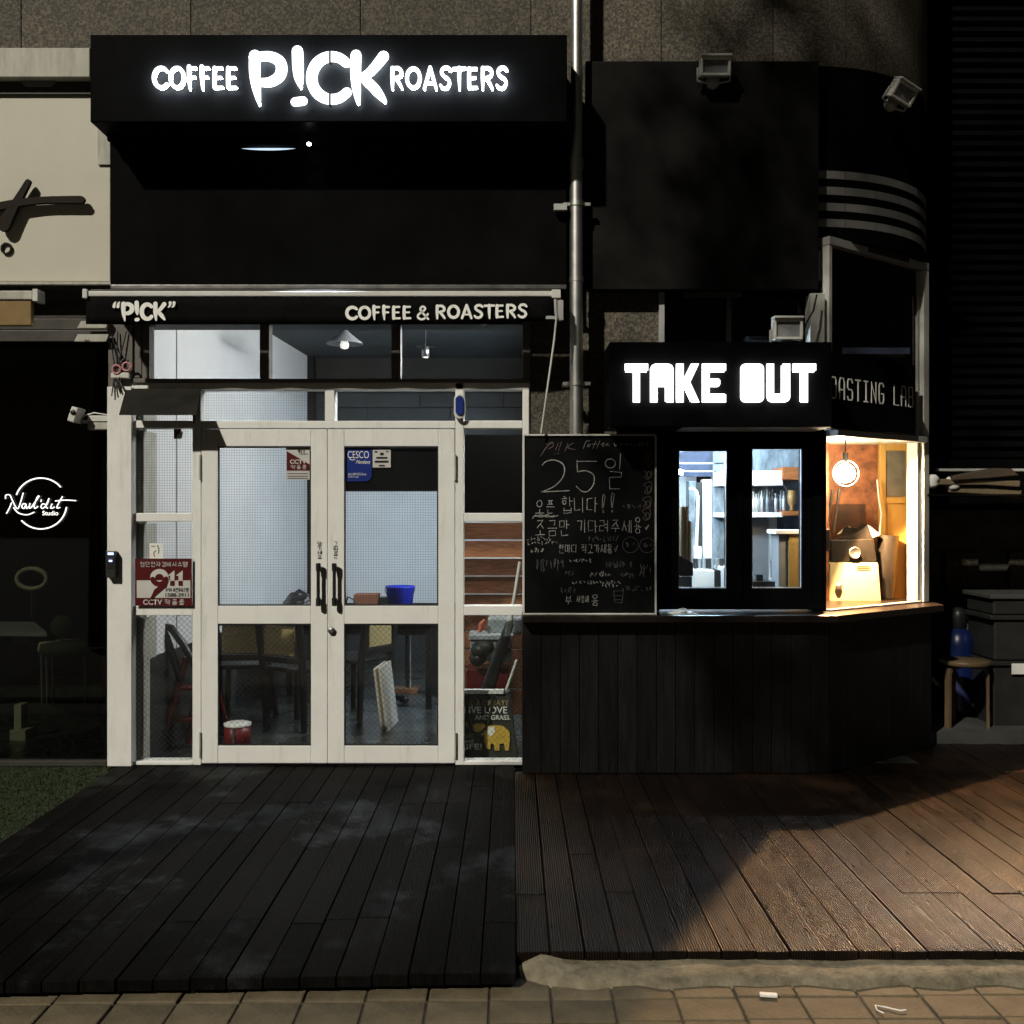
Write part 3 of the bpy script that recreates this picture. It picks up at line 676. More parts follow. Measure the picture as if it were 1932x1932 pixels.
# ------------------------------------------------------------------ awning
AD = 6.13
aw = thing('awning', 'rolled black awning with white printed lettering on its valance', 'awning', P(610, 612, AD))
bx('front_bar', M['white_metal'], aw, 163, 1042, 549, 559, AD, AD + .05, .006)
bx('cassette', M['dark_frame'], aw, 170, 1040, 546, 556, AD + .06, 6.47, .004)
vb = MB(); n = 40; vs = []
for i in range(n + 1):
    px = 163 + (1046 - 163) * i / n; sag = max(0, (px - 880) / 166) ** 1.6 * 9
    for k, t in enumerate((0, .35, .7, 1)):
        p = P(px, 560 + (612 - 560 - sag) * t, AD + .01); p.y += .006 * math.sin(px * .055 + t * 2) * t; vs.append(p)
fs = [(i * 4 + k, i * 4 + k + 1, (i + 1) * 4 + k + 1, (i + 1) * 4 + k) for i in range(n) for k in range(3)]
vb.add(vs, fs, True); o = vb.obj('valance', M['fabric'], aw)
s_ = o.modifiers.new('thickness', 'SOLIDIFY'); s_.thickness = .003
brush_word('“P!CK”', 211, 331, 571, 605, AD - .008, .003, M['awning_letter'], aw, weight=1.05)
brush_word('COFFEE', 651, 778, 577, 604, AD - .008, .003, M['awning_letter'], aw, slope=-.008, weight=1.0)
brush_word('&', 784, 812, 576, 604, AD - .008, .003, M['awning_letter'], aw, weight=1.1)
brush_word('ROASTERS', 820, 996, 575, 602, AD - .008, .003, M['awning_letter'], aw, slope=-.012, weight=1.0)
bx('end_cap', M['white_metal'], aw, 155, 164, 545, 562, AD - .01, AD + .08)
bx('end_cap', M['white_metal'], aw, 1041, 1058, 546, 562, AD - .01, AD + .08)
q = MB().pb(1052, 1063, 566, 604, AD, AD + .04).pb(1030, 1062, 596, 602, AD + .002, AD + .03)
q.tube([P(1048, 565, AD), P(1049, 590, AD), P(1052, 606, AD)], .01); q.obj('gear_bracket', M['grey_metal'], aw, .002)
MB().tube([P(1050, 598, AD - .02), P(1046, 640, AD - .01), P(1021, 818, 6.2)], .0065, 8).obj('crank_rod', M['white_metal'], aw)
for px in (300, 930):
    MB().tube([P(px, 600, AD + .06), P(px - 20, 612, 6.45)], .014).obj('arm', M['dark_frame'], aw)

# ------------------------------------------------------------------ shop front: upper dark transom
FD = 6.48
up = thing('transom_window', 'dark framed high window strip under the awning with grey interior behind', 'window', P(640, 718, FD))
for a, c in ((268, 282), (490, 508), (738, 756), (986, 1001)): bx('mullion', M['mullion'], up, a, c, 600, 714, FD, FD + .09)
bx('sill', M['mullion'], up, 250, 1001, 714.3, 722, FD - .012, FD + .09)
bx('head', M['mullion'], up, 250, 1001, 592, 599.7, FD, FD + .09)
for a, c in ((282, 490), (508, 738), (756, 986)): bx('pane', M['pane'], up, a + .3, c - .3, 600, 714, FD + .045, FD + .05, 0)
pl = thing('pilaster', 'dark grey pilaster left of the high window strip', 'pilaster', P(235, 730, FD))
bx('shaft', M['mullion'], pl, 204, 250, 600, 729, FD + .005, FD + .2)
bx('strip', M['mullion'], pl, 250.5, 267, 600, 713, FD + .02, FD + .1)

# white door surround with sidelights
fr = thing('door_surround', 'white painted metal shopfront frame with sidelights around the double doors', 'door frame', P(600, 1443, FD))
def fx(name, a, c, t, b_, dd=0, pr=fr, mt='paint'): return bx(name, M[mt], pr, a, c, t, b_, FD + dd, FD + .11, .0035)
fx('pillar', 202, 248, 729.5, 1446, -.03)
fx('post', 363, 379, 722.5, 1443.5); fx('post', 859, 875, 722.5, 1443.5); fx('post', 986, 998, 722.5, 1443.5)
fx('head_rail', 379.2, 985.8, 722.5, 735)
fx('head_rail', 248.3, 362.8, 722.5, 735, .004)
fx('transom_rail', 379.2, 858.8, 794, 808, -.004); fx('transom_rail', 248.3, 362.8, 793.5, 807.5); fx('transom_rail', 875.2, 985.8, 793.5, 808)
fx('mullion', 613, 631, 735.2, 793.8)
for t, b_ in ((968, 984), (1143, 1161), (1437, 1443.5)):
    fx('rail', 248.3, 362.8, t, b_); fx('rail', 875.2, 985.8, t, b_)
def pn(pr, a, c, t, b_, mt, dd=.05): return bx('pane', M[mt], pr, a + .2, c - .2, t + .2, b_ - .2, FD + dd, FD + dd + .005, 0)
for a, c in ((379, 613), (631, 859), (875, 986)): pn(fr, a, c, 735, 794, 'pane_grid' if a < 600 else 'pane')
pn(fr, 248, 363, 735, 793.5, 'pane_grid')
for t, b_, m_ in ((807.5, 968, 'pane_grid'), (984, 1143, 'pane_grid'), (1161, 1437, 'pane_diamond')):
    pn(fr, 248, 363, t, b_, m_); pn(fr, 875, 986, t, b_, m_ if t > 1100 else 'pane')
# inner olive jamb strips seen through the left sidelight
for t, b_ in ((740, 793), (812, 968), (988, 1143), (1166, 1437)):
    bx('inner_jamb', M['cream_dirty'], fr, 252, 271, t, b_, FD + .058, FD + .30, .002)
def door(a, c, label, hinge_px, handle_px):
    o = thing('glass_door', label, 'door', P((a + c) / 2, 1440, FD))
    dd0, dd1 = FD - .006, FD + .04
    s0, s1 = a + 31, c - 31
    B = lambda nm, p0, p1, t, b_: bx(nm, M['paint'], o, p0, p1, t, b_, dd0, dd1, .003)
    B('stile', a, s0, 810, 1440); B('stile', s1, c, 810, 1440)
    for nm, t, b_ in (('top_rail', 810, 842), ('middle_rail', 1143, 1177), ('bottom_rail', 1407, 1440)):
        bx(nm, M['paint'], o, s0 + .3, s1 - .3, t, b_, dd0 + .0015, dd1, .003)
    bx('pane', M['pane_grid'], o, s0 + .2, s1 - .2, 842.2, 1142.8, FD + .02, FD + .025, 0)
    bx('pane', M['pane_diamond'], o, s0 + .2, s1 - .2, 1177.2, 1406.8, FD + .02, FD + .025, 0)
    for t, b_ in ((842.3, 845), (1140.4, 1142.8), (1177.2, 1180), (1404.5, 1406.8)):
        bx('gasket', M['black_plastic'], o, s0 + .3, s1 - .3, t, b_, dd0 + .006, dd0 + .024, 0)
    for p0 in (s0 + .2, s1 - 2.4): 
        for t, b_ in ((845.2, 1140.2), (1180.2, 1404.3)): bx('gasket', M['black_plastic'], o, p0, p0 + 2.2, t, b_, dd0 + .007, dd0 + .024, 0)
    h = MB(); hx = X(handle_px, FD)
    h.tube([(hx, Y(dd0) - .04, Z(1066, FD)), (hx, Y(dd0) - .04, Z(1138, FD))], .011, 12)
    for py in (1070, 1132): h.tube([(hx, Y(dd0), Z(py, FD)), (hx, Y(dd0) - .045, Z(py, FD))], .013, 10)
    for p0, p1 in ((1062, 1076), (1127, 1142)): h.tube([(hx, Y(dd0) - .04, Z(p0, FD)), (hx, Y(dd0) - .04, Z(p1, FD))], .0155, 12)
    h.obj('handle', M['black_plastic'], o)
    for py in (882, 1405):
        hb = MB()
        hb.tube([(X(hinge_px, FD), Y(dd0) - .006, Z(py - 24, FD)), (X(hinge_px, FD), Y(dd0) - .006, Z(py + 24, FD))], .0075, 8)
        hb.obj('hinge', M['cream_dirty'], o)
    return o
dl = door(380, 617.6, 'left white framed glass door of the pair with CCTV sticker on its upper pane', 378.5, 603)
dr = door(618.4, 858, 'right white framed glass door of the pair with blue sticker on its upper pane', 859, 633)
MB().lathe([(.012, 0), (.022, .002), (.022, .012), (.010, .014), (0.0, .012)], P(626, 1190, FD - .008), 18, Matrix.Rotation(R(90), 4, 'X')).obj('lock', M['chrome_dark'], dr)
q = MB(); hangul_strokes(q, '당', 598, 608, 1022, 1030, FD - .0075, 1.7, Y(FD) - .0085, Y(FD) - .0075, 0); hangul_strokes(q, '기', 598, 608, 1031, 1038, FD - .0075, 1.7, Y(FD) - .0085, Y(FD) - .0075, 0)
hangul_strokes(q, '세', 598, 608, 1039, 1046, FD - .0075, 1.7, Y(FD) - .0085, Y(FD) - .0075, 0); hangul_strokes(q, '요', 598, 608, 1047, 1054, FD - .0075, 1.7, Y(FD) - .0085, Y(FD) - .0075, 0)
q.obj('pull_lettering', M['print_black'], dl)
q = MB()
for c, t in zip('고정문', (1022, 1033, 1044)): hangul_strokes(q, c, 628, 639, t, t + 9, FD - .0075, 1.8, Y(FD) - .0085, Y(FD) - .0075, 0)
q.obj('fixed_door_lettering', M['print_black'], dr)

# small hood over the left sidelight
hd = thing('small_hood', 'small dark sloping metal hood above the left sidelight', 'hood', P(305, 780, 6.3))
b = MB(); a0, a1, a2, a3 = P(238, 733, 6.46), P(379, 733, 6.46), P(371, 781, 6.28), P(225, 781, 6.28)
for v in (a0, a1, a2, a3): pass
th = Vector((0, .008, .008))
b.add([a0, a1, a2, a3, a0 - th, a1 - th, a2 - th, a3 - th], [(0, 1, 2, 3), (7, 6, 5, 4), (0, 4, 5, 1), (1, 5, 6, 2), (2, 6, 7, 3), (3, 7, 4, 0)])
b.obj('plate', M['hood'], hd)
b = MB(); b.add([P(379, 735, 6.455), P(372, 782, 6.285), P(366, 800, 6.45), P(362, 735, 6.455)], [(0, 1, 2, 3)]); o = b.obj('cheek', M['hood'], hd)
o.modifiers.new('thickness', 'SOLIDIFY').thickness = .004

# ------------------------------------------------------------------ stickers and small fittings on the front
def sticker(name, label, cat, px0, px1, py0, py1, d, m_, pts=None):
    t_ = thing(name, label, cat, P((px0 + px1) / 2, py1, d))
    bx('sheet', M[m_], t_, px0, px1, py0, py1, d, d + .002, 0); return t_
sd = FD - .02
s911 = sticker('security_sign', 'large dark red and white CCTV security sign on the left sidelight', 'sign', 255, 362, 1054, 1143, sd, 'sign_red')
bx('white_field', M['sign_white'], s911, 258, 359, 1095, 1128, sd - .0015, sd - .0002, 0)
e0, e1 = Y(sd) - .0035, Y(sd) - .0022
q = MB(); hangul_strokes(q, '첨단전자경비시스템', 264, 355, 1060, 1069, sd, 1.6, e0, e1, 0); q.obj('lettering', M['sign_white'], s911)
def nine(b, cx, cy, s, d, y0, y1):
    pts = [(X(cx + s * x, d), Z(cy - s * z, d)) for x, z in arc(0, 0, .75, .7, 0, 360, 20)]
    b.ribbon(pts, s * .55 * d / FPX, y0, y1)
q = MB(); nine(q, 301, 1090, 17, sd, e0, e1)
q.prism([(X(a_, sd), Z(c_, sd)) for a_, c_ in ((321, 1090), (311, 1110), (284, 1132), (296, 1110), (306, 1104))], e0 - .0005, e1 - .0005); q.obj('digit_nine_white', M['sign_white'], s911)
q = MB(); ar = [(X(301 + 17 * x, sd), Z(1090 - 17 * z, sd)) for x, z in arc(0, 0, .75, .7, -168, -10, 12)]
q.ribbon(ar, 17 * .55 * sd / FPX, e0 - .002, e0 - .0012); q.prism([(X(a_, sd), Z(c_, sd)) for a_, c_ in ((318, 1094), (314, 1106), (282, 1133), (292, 1112), (306, 1102))], e0 - .0035, e0 - .0028); q.obj('digit_nine', M['sign_red'], s911)
q = MB()
for x_ in (319.5, 335): q.prism([(X(a_, sd), Z(c_, sd)) for a_, c_ in ((x_ + 10, 1076), (x_ + 10, 1095), (x_ + 2, 1095), (x_ + 2, 1086), (x_ - 3, 1086))], e0, e1)
q.obj('digit_ones', M['sign_white'], s911)
q = MB()
for x_ in (321.5, 337): q.prism([(X(a_, sd), Z(c_, sd)) for a_, c_ in ((x_ + 8, 1096), (x_ + 8, 1105), (x_, 1105), (x_, 1096))], e0 - .001, e1 - .001)
q.obj('digit_feet', M['sign_red'], s911)
q = MB(); hangul_strokes(q, '주식회사전자시스템', 312, 356, 1109, 1117, sd, 1.5, e0, e1, 0); q.obj('lettering', M['print_black'], s911)
print_text('1588-3911', 312, 356, 1119, 1126, sd - .004, M['print_black'], s911, offset=.02)
print_text('CCTV', 270, 306, 1131, 1141, sd - .004, M['sign_white'], s911, offset=.02)
q = MB(); hangul_strokes(q, '작동중', 310, 350, 1131, 1141, sd, 2, e0, e1, 0); q.obj('lettering', M['sign_white'], s911)
pf = sticker('card_sticker', 'small white card with green and orange print above the security sign', 'sticker', 282, 307, 1025, 1053.5, sd, 'print_white')
q = MB(); q.ribbon([(X(a_, sd), Z(c_, sd)) for a_, c_ in ((297, 1029), (300, 1036), (299, 1044))], .006, Y(sd) - .002, Y(sd) - .001); q.ribbon([(X(a_, sd), Z(c_, sd)) for a_, c_ in ((286, 1030), (292, 1031))], .005, Y(sd) - .002, Y(sd) - .001); q.obj('green_print', M['leaf'], pf)
q = MB(); q.ribbon([(X(a_, sd), Z(c_, sd)) for a_, c_ in ((294, 1039), (290, 1044), (292, 1050))], .006, Y(sd) - .002, Y(sd) - .001); q.obj('orange_print', M['orange_wood'], pf)
tf = sticker('torn_sticker', 'torn dark red and white sticker at the top of the left sidelight', 'sticker', 328, 342, 809, 828, sd + .05, 'sign_red')
q = MB().prism([(X(a_, sd), Z(c_, sd)) for a_, c_ in ((329, 827), (338, 827), (341, 814), (336, 811), (334, 818), (330, 819))], Y(sd) + .047, Y(sd) + .048); q.obj('white_print', M['print_white'], tf)
gd = FD + .012
cs = sticker('cctv_sticker', 'red and white CCTV sticker in the upper corner of the left door pane', 'sticker', 540, 584.5, 844, 905, gd, 'sign_white')
q = MB().prism([(X(a_, gd), Z(c_, gd)) for a_, c_ in ((541, 851), (584, 876), (584, 888), (541, 888))], Y(gd) - .0016, Y(gd) - .0004); q.obj('red_field', M['sign_red'], cs)
print_text('CCTV', 547, 578, 867, 875, gd - .003, M['sign_white'], cs, offset=.03)
q = MB(); hangul_strokes(q, '작동중', 548, 580, 877.5, 885, gd, 1.5, Y(gd) - .0035, Y(gd) - .0025, 0); q.obj('lettering', M['sign_white'], cs)
print_text('911', 562, 574, 848, 855, gd - .003, M['print_black'], cs, offset=.02)
for py in (893, 898, 902): bx('small_print', M['print_black'], cs, 543, 581, py, py + 1.2, gd - .0015, gd - .0003, 0)
bx('rule', M['print_black'], cs, 566, 581, 856, 857.2, gd - .0015, gd - .0003, 0)
ce = thing('pest_sticker', 'dark blue membership sticker in the corner of the right door pane', 'sticker', P(676, 908, gd))
pts = [(X(651, gd), Z(844, gd)), (X(701, gd), Z(844, gd)), (X(701, gd), Z(898, gd))] + [(X(690 + 11 * math.cos(R(k)), gd), Z(897 + 11 * math.sin(R(k)), gd)) for k in (20, 45, 70, 90)] + [(X(651, gd), Z(908, gd))]
MB().prism(pts, Y(gd), Y(gd) + .002).obj('sheet', M['sticker_blue'], ce)
print_text('CESCO', 656, 696, 851, 864.5, gd - .002, M['print_white'], ce, offset=-.004)
print_text('Members', 671, 697, 868, 875, gd - .002, M['print_white'], ce, shear=3)
print_text('ALL SERVICE Zone', 657, 691, 892.5, 896.5, gd - .002, M['print_white'], ce)
print_text('CARE CLUB', 657, 676, 898, 901, gd - .002, M['print_white'], ce)
q = MB().ribbon([(X(660, gd), Z(866, gd)), (X(664, gd), Z(868, gd)), (X(670, gd), Z(867, gd))], .004, Y(gd) - .002, Y(gd) - .001); q.obj('swoosh', M['print_white'], ce)
ws = sticker('square_sticker', 'small square white notice sticker beside the blue sticker', 'sticker', 703, 737, 848, 882, gd, 'sign_white')
for a_, c_, t_, h_ in ((707, 712, 851, 3), (728, 733, 851, 2), (717, 724, 854, 5), (710, 731, 862, 3.5), (707, 733, 869, 4), (715, 726, 877, 3)):
    bx('small_print', M['print_black'], ws, a_, c_, t_, t_ + h_, gd - .0015, gd - .0003, 0)

al = thing('alarm_light', 'white capsule alarm light with dark blue centre above the right door', 'alarm', P(867, 790, FD))
def capsule(cx, cy, w_, h_, d): 
    r = w_ / 2; return [(X(cx + r * math.cos(R(k)), d), Z(cy - (h_ / 2 - r) - r * math.sin(R(k)), d)) for k in range(0, 181, 20)] + [(X(cx + r * math.cos(R(k)), d), Z(cy + (h_ / 2 - r) - r * math.sin(R(k)), d)) for k in range(180, 361, 20)]
MB().prism(capsule(867, 767, 21, 47, FD - .03), Y(FD) - .04, Y(FD) - .002).obj('case', M['white_metal'], al, .004)
MB().prism(capsule(867, 765, 15, 37, FD - .04), Y(FD) - .052, Y(FD) - .041).obj('blue_lens', M['sticker_blue'], al, .004)
cr = thing('card_reader', 'grey entry card reader with blue lights on the white pillar', 'card reader', P(209, 1090, FD - .06))
o1 = bx('case', M['box_grey'], cr, 199, 217, 1040, 1090, FD - .075, FD - .031, .004)
bx('led', M['led_blue'], o1, 203, 214, 1042.5, 1047, FD - .079, FD - .0755, .001)
bx('keypad', M['black_plastic'], o1, 202.5, 213, 1054, 1073, FD - .078, FD - .0755, .001)
bx('led', M['led_blue'], o1, 205, 211.5, 1056.5, 1060, FD - .0815, FD - .0785, .001)
cc = thing('cctv_camera', 'white bullet CCTV camera on a bracket left of the white pillar', 'camera', P(180, 800, FD))
bx('mount_box', M['white_metal'], cc, 165, 204, 784, 795, FD - .02, FD + .05)
bx('mount_box', M['cream_dirty'], cc, 165, 203, 797, 810, FD - .02, FD + .05)
bx('arm', M['white_metal'], cc, 149, 165, 792, 798, FD - .01, FD + .02)
mt_ = Matrix.Translation(P(146, 783, FD - .05)) @ Matrix.Rotation(R(18), 4, 'Y')
MB().box(-.022, .022, -.07, .05, -.05, .045, mt_).obj('camera_body', M['white_metal'], cc, .006); o1 = cc.children[-1]
mt2 = mt_ @ Matrix.Translation(Vector((0, -.071, .01))); MB().lathe([(.016, 0), (.016, .004), (0, .005)], (0, 0, 0), 14, mt2 @ Matrix.Rotation(R(90), 4, 'X')).obj('camera_lens', M['black_plastic'], o1)
MB().tube([P(151, 793, FD - .02), P(160, 784, FD - .02), P(178, 779, FD - .02), P(203, 783, FD - .02)], .005, 6).obj('cable', M['white_metal'], cc)
cl = thing('cable_bundle', 'tangle of dark cables and pink rings on the dark pilaster', 'cables', P(226, 695, FD))
for k in range(7):
    a_ = rnd.uniform(208, 240); MB().tube([P(a_, rnd.uniform(625, 690), FD - .01), P(rnd.uniform(215, 235), 700, FD - .03), P(rnd.uniform(206, 236), rnd.uniform(730, 752), FD - .05)], .004, 6).obj('cable', M['black_plastic'], cl)
for px, py in ((239, 692), (220, 697)):
    MB().tube([P(px + 8 * math.cos(R(k)), py + 8 * math.sin(R(k)), FD - .04) for k in range(0, 361, 30)], .007, 6, caps=False).obj('ring', M['pink'], cl)
bx('junction_box', M['white_metal'], cl, 209, 243, 703, 713, FD - .04, FD + .004)

# ------------------------------------------------------------------ coffee shop interior (seen through the glass)
room = struct('shop_room', (-.9, 2, 0))
BW = 10.9
MB().box(-2.6, .34, Y(6.60), Y(11.2), -.06, 0.0).obj('floor', M['floor'], room)
LW = lambda d: -2.36 + .21 * (d - 6.65) / (BW - 6.65)
b = MB(); b.slab([(LW(6.62), Y(6.62)), (LW(BW), Y(BW)), (LW(BW) - .1, Y(BW)), (LW(6.62) - .1, Y(6.62))], .66, 3.4); b.obj('left_wall', M['white_wall'], room)
b = MB(); b.slab([(LW(6.62) + .008, Y(6.62)), (LW(BW) + .008, Y(BW)), (LW(BW) - .1, Y(BW)), (LW(6.62) - .1, Y(6.62))], 0, .655); b.obj('wainscot', M['wainscot'], room)
b = MB(); xx = LW(7.12); b.box(xx - .0, xx + .006, Y(7.12), Y(7.135), .66, 3.2); b.obj('wall_seam', M['cream_dirty'], room)
MB().box(-2.4, .34, Y(BW), Y(BW + .1), .64, 1.827).obj('back_wall', M['white_wall'], room)
MB().box(-2.4, .34, Y(BW) - .01, Y(BW + .1), 0, .635).obj('wainscot', M['wainscot'], room)
MB().box(-2.4, .34, Y(BW) + .03, Y(BW + .1), 1.83, 3.4).obj('upper_wall', M['dark_wall'], room)
MB().box(-2.1, .33, Y(BW) - .05, Y(BW) + .02, 1.84, 2.35).obj('black_soffit', M['black_panel'], room)
b = MB().box(LW(BW) - .02, LW(BW) + .06, Y(BW) - .12, Y(BW), 0, 3.3); b.obj('corner_post', M['wood_dark'], room)
zz = 3.03; k = 0
while zz > 2.5:
    x0 = -2.3 - (.45 if k % 2 else .13)
    while x0 < .3:
        a_, c_ = max(x0, -2.2), min(x0 + .88, .33)
        if c_ - a_ > .05: MB().box(a_, c_, Y(BW) + .012, Y(BW) + .03, zz - .148, zz).obj('wall_tile', M['tile_dark'], room, .002)
        x0 += .887
    zz -= .157; k += 1
MB().box(-2.6, .34, Y(6.62), Y(11.0), 3.25, 3.35).obj('ceiling', M['ceiling_grey'], room)
# partition to the kiosk, with an opening added so kiosk light reaches the cafe
pt = MB()
pt.box(.34, .42, Y(6.60), Y(7.5), 0, 3.3); pt.box(.34, .42, Y(9.9), Y(11.0), 0, 3.3); pt.box(.34, .42, Y(7.5), Y(9.9), 0, 1.0); pt.box(.34, .42, Y(7.5), Y(9.9), 2.7, 3.3)
pt.obj('partition', M['wainscot'], room)
wt = thing('fill_tube', 'added unseen tube lamp lighting the cafe from its side partition', 'lamp', (.3, .9, 2.9))
MB().box(.30, .338, .25, 1.55, 2.86, 2.94).obj('fitting', M['white_metal'], wt); MB().tube([(.27, .3, 2.88), (.27, 1.5, 2.88)], .018, 10).obj('tube', M['cafe_fill'], wt)  # unseen tube added to brighten the cafe's left wall
pd = thing('pendant_lamp', 'enamel cone pendant lamp hanging inside behind the high window', 'lamp', P(650, 640, 8.0))
c_ = P(650, 652, 8.0)
MB().lathe([(.015, .13), (.03, .11), (.14, .02), (.142, .012), (.135, .012), (.03, .09)], c_, 24).obj('shade', M['grey_panel'], pd)
MB().lathe([(.0, -.03), (.03, -.02), (.035, .01), (.02, .05)], c_, 14).obj('bulb', M['bulb_dim'], pd)
MB().tube([c_ + Vector((0, 0, .12)), Vector((c_.x, c_.y, 3.25))], .004, 6).obj('cord', M['black_plastic'], pd)
td = thing('hanging_spotlight', 'small black spotlight hanging on a thin cord behind the high window', 'lamp', P(803, 665, 8.0))
c_ = P(803, 665, 8.0)
MB().lathe([(.012, .05), (.03, .04), (.032, -.035), (.028, -.035)], c_, 14).obj('housing', M['chrome_dark'], td)
MB().lathe([(.0, -.045), (.022, -.04), (.024, -.03)], c_, 12).obj('bulb', M['bulb_dim'], td)
MB().box(c_.x - .075, c_.x + .075, c_.y - .006, c_.y + .006, c_.z + .04, c_.z + .048).obj('cross_arm', M['black_plastic'], td)
MB().tube([c_ + Vector((0, 0, .05)), Vector((c_.x, c_.y, 3.25))], .0035, 6).obj('cord', M['black_plastic'], td)

def chair(label, loc, rz):
    o = thing('cafe_chair', label, 'chair', (0, 0, 0), 'dark wooden cane backed chairs in the cafe')
    b = MB().box(-.20, .20, -.2, .2, .43, .465); b.obj('seat', M['wood_dark'], o, .008)
    for sx in (-1, 1):
        MB().tube([(sx * .17, .17, .43), (sx * .19, .19, 0)], .022, 8).obj('leg', M['wood_dark'], o)
        MB().tube([(sx * .18, -.17, 0), (sx * .185, -.19, .45), (sx * .19, -.25, .84)], [.024, .03, .03], 8).obj('leg', M['wood_dark'], o)
    MB().box(-.14, .14, -.235, -.222, .56, .77).obj('cane_back', M['cane'], o)
    MB().box(-.185, .185, -.262, -.235, .775, .84).obj('top_rail', M['wood_dark'], o, .006)
    MB().box(-.185, .185, -.228, -.208, .50, .545).obj('lower_rail', M['wood_dark'], o, .004)
    o.location = loc; o.rotation_euler = (0, 0, rz); ORG[o.name] = Vector(loc); return o
ch = chair('dark chair with woven cane back behind the left door lower pane', (X(466, 7.85), Y(7.85), 0), R(4))
cp(ch, (X(566, 7.7), Y(7.7), 0), R(-28), 'dark wooden chair turned aside at the right of the left lower pane')
cp(ch, (X(668, 8.0), Y(8.15), 0), R(60), 'dark wooden chair behind the left edge of the right door lower pane')
tb = thing('cafe_table', 'dark wooden table inside carrying the bucket and cardboard box', 'table', (-1.2, 2.2, 0))
MB().box(-2.0, -.62, Y(8.3), Y(9.05), .70, .74).obj('table_top', M['wood_dark'], tb, .006)
for sx in (-1.95, -.68):
    for d in (8.36, 8.98): MB().box(sx - .025, sx + .025, Y(d) - .025, Y(d) + .025, 0, .70).obj('leg', M['wood_dark'], tb)
MB().box(-1.95, -.66, Y(8.4), Y(8.43), .60, .698).obj('apron', M['wood_dark'], tb)
bk = thing('bucket', 'bright blue plastic bucket on the table behind the right door', 'bucket', (X(755, 8.6), Y(8.6), .742))
c_ = org(bk)
MB().lathe([(.0, .0), (.098, 0), (.118, .225), (.126, .232), (.126, .245), (.114, .245), (.096, .02), (0, .02)], c_, 28).obj('pail', M['blue_plastic'], bk)
MB().tube([c_ + Vector((.124 * math.cos(R(k)), -.124 * abs(math.sin(R(k))) * .3 - .02, .225 - .10 * math.sin(R(k)))) for k in range(0, 181, 15)], .004, 6).obj('handle', M['black_plastic'], bk)
tag(MB().box(X(667, 8.5), X(712, 8.5), Y(8.5), Y(8.7), .742, Z(1122, 8.5)).obj('cardboard_box', M['cardboard'], None, .004), 'brown cardboard box on the table left of the blue bucket', 'box')
tag(MB().box(X(716, 8.5), X(731, 8.5), Y(8.5), Y(8.6), .742, Z(1127, 8.5)).obj('black_caddy', M['black_plastic'], None, .004), 'small black caddy between the cardboard box and the blue bucket', 'caddy')
ke = thing('kettle', 'black gooseneck kettle at the left edge of the right door pane', 'kettle', (X(656, 8.5), Y(8.5), .742))
MB().lathe([(0, 0), (.06, 0), (.05, .07), (.03, .085), (0, .09)], org(ke), 16).obj('body', M['black_plastic'], ke)
MB().tube([org(ke) + Vector(v) for v in ((-.02, 0, .09), (.0, 0, .16), (.05, 0, .14), (.075, 0, .06))], .008, 8).obj('handle', M['black_plastic'], ke)
bb = MB(); vs = []
for i in range(9):
    for j in range(12):
        g = 2 * math.pi * j / 12; h = i / 8; r = .15 * math.sqrt(max(0, 1 - h ** 1.7)) * (1 + rnd.uniform(-.12, .12))
        vs.append((X(563, 8.4) + r * math.cos(g) * 1.0, Y(8.45) + r * math.sin(g), .742 + h * .225 + rnd.uniform(-.01, .01) * (i > 0)))
bb.add(vs, [(i * 12 + j, i * 12 + (j + 1) % 12, (i + 1) * 12 + (j + 1) % 12, (i + 1) * 12 + j) for i in range(8) for j in range(12)])
tag(bb.obj('bin_bag', M['bin_bag']), 'crumpled black plastic bag at the bottom right of the left door pane', 'bag')
ss = thing('pole_stand', 'thin pole on a wooden foot behind the right door lower pane', 'stand', (X(768, 9.15), Y(9.15), 0))
MB().tube([org(ss), org(ss) + Vector((0, 0, .85))], .016, 8).obj('pole', M['wood_dark'], ss)
MB().tube([org(ss) + Vector((.03, -.01, .03)), org(ss) + Vector((.03, -.01, .85))], .006, 8).obj('rod', M['white_metal'], ss)
b = org(ss); MB().box(b.x - .12, b.x + .10, b.y - .1, b.y + .1, .0, .04).obj('foot', M['wood_brown'], ss, .004)
pb_ = thing('leaning_board', 'white framed board leaning on edge behind the right door lower pane', 'board', (X(726, 7.45), Y(7.45), 0))
mt_ = Matrix.Translation(org(pb_)) @ Matrix.Rotation(R(-7), 4, 'Y') @ Matrix.Rotation(R(-5), 4, 'Z')
MB().box(-.028, -.012, 0, .38, 0, .47, mt_).obj('frame', M['cream_dirty'], pb_); MB().box(-.011, .008, .003, .375, .004, .466, mt_).obj('filling', M['kraft'], pb_); MB().box(.009, .024, 0, .38, 0, .47, mt_).obj('frame', M['cream_dirty'], pb_)
tin = thing('paint_tin', 'dark red metal tin with pale lid on the floor inside the left door', 'tin', (X(452, 7.05), Y(7.0), 0))
MB().lathe([(0, 0), (.088, 0), (.088, .15), (0, .15)], org(tin), 24).obj('can', M['red_paint'], tin); MB().lathe([(.092, .15), (.092, .165), (.08, .17), (0, .168)], org(tin), 24).obj('lid', M['white_metal'], tin)
b = org(tin); MB().box(b.x - .012, b.x + .004, b.y - .095, b.y - .088, .03, .15).obj('clasp', M['chrome_dark'], tin)
dl_ = MB(); q = P(752, 1322, 8.6); 
dl_.lathe([(0, -.035), (.035, -.02), (.035, .02), (0, .035)], (q.x - .05, q.y, .035), 12).lathe([(0, -.035), (.035, -.02), (.035, .02), (0, .035)], (q.x + .05, q.y, .035), 12).box(q.x - .06, q.x + .06, q.y - .02, q.y + .02, .03, .07)
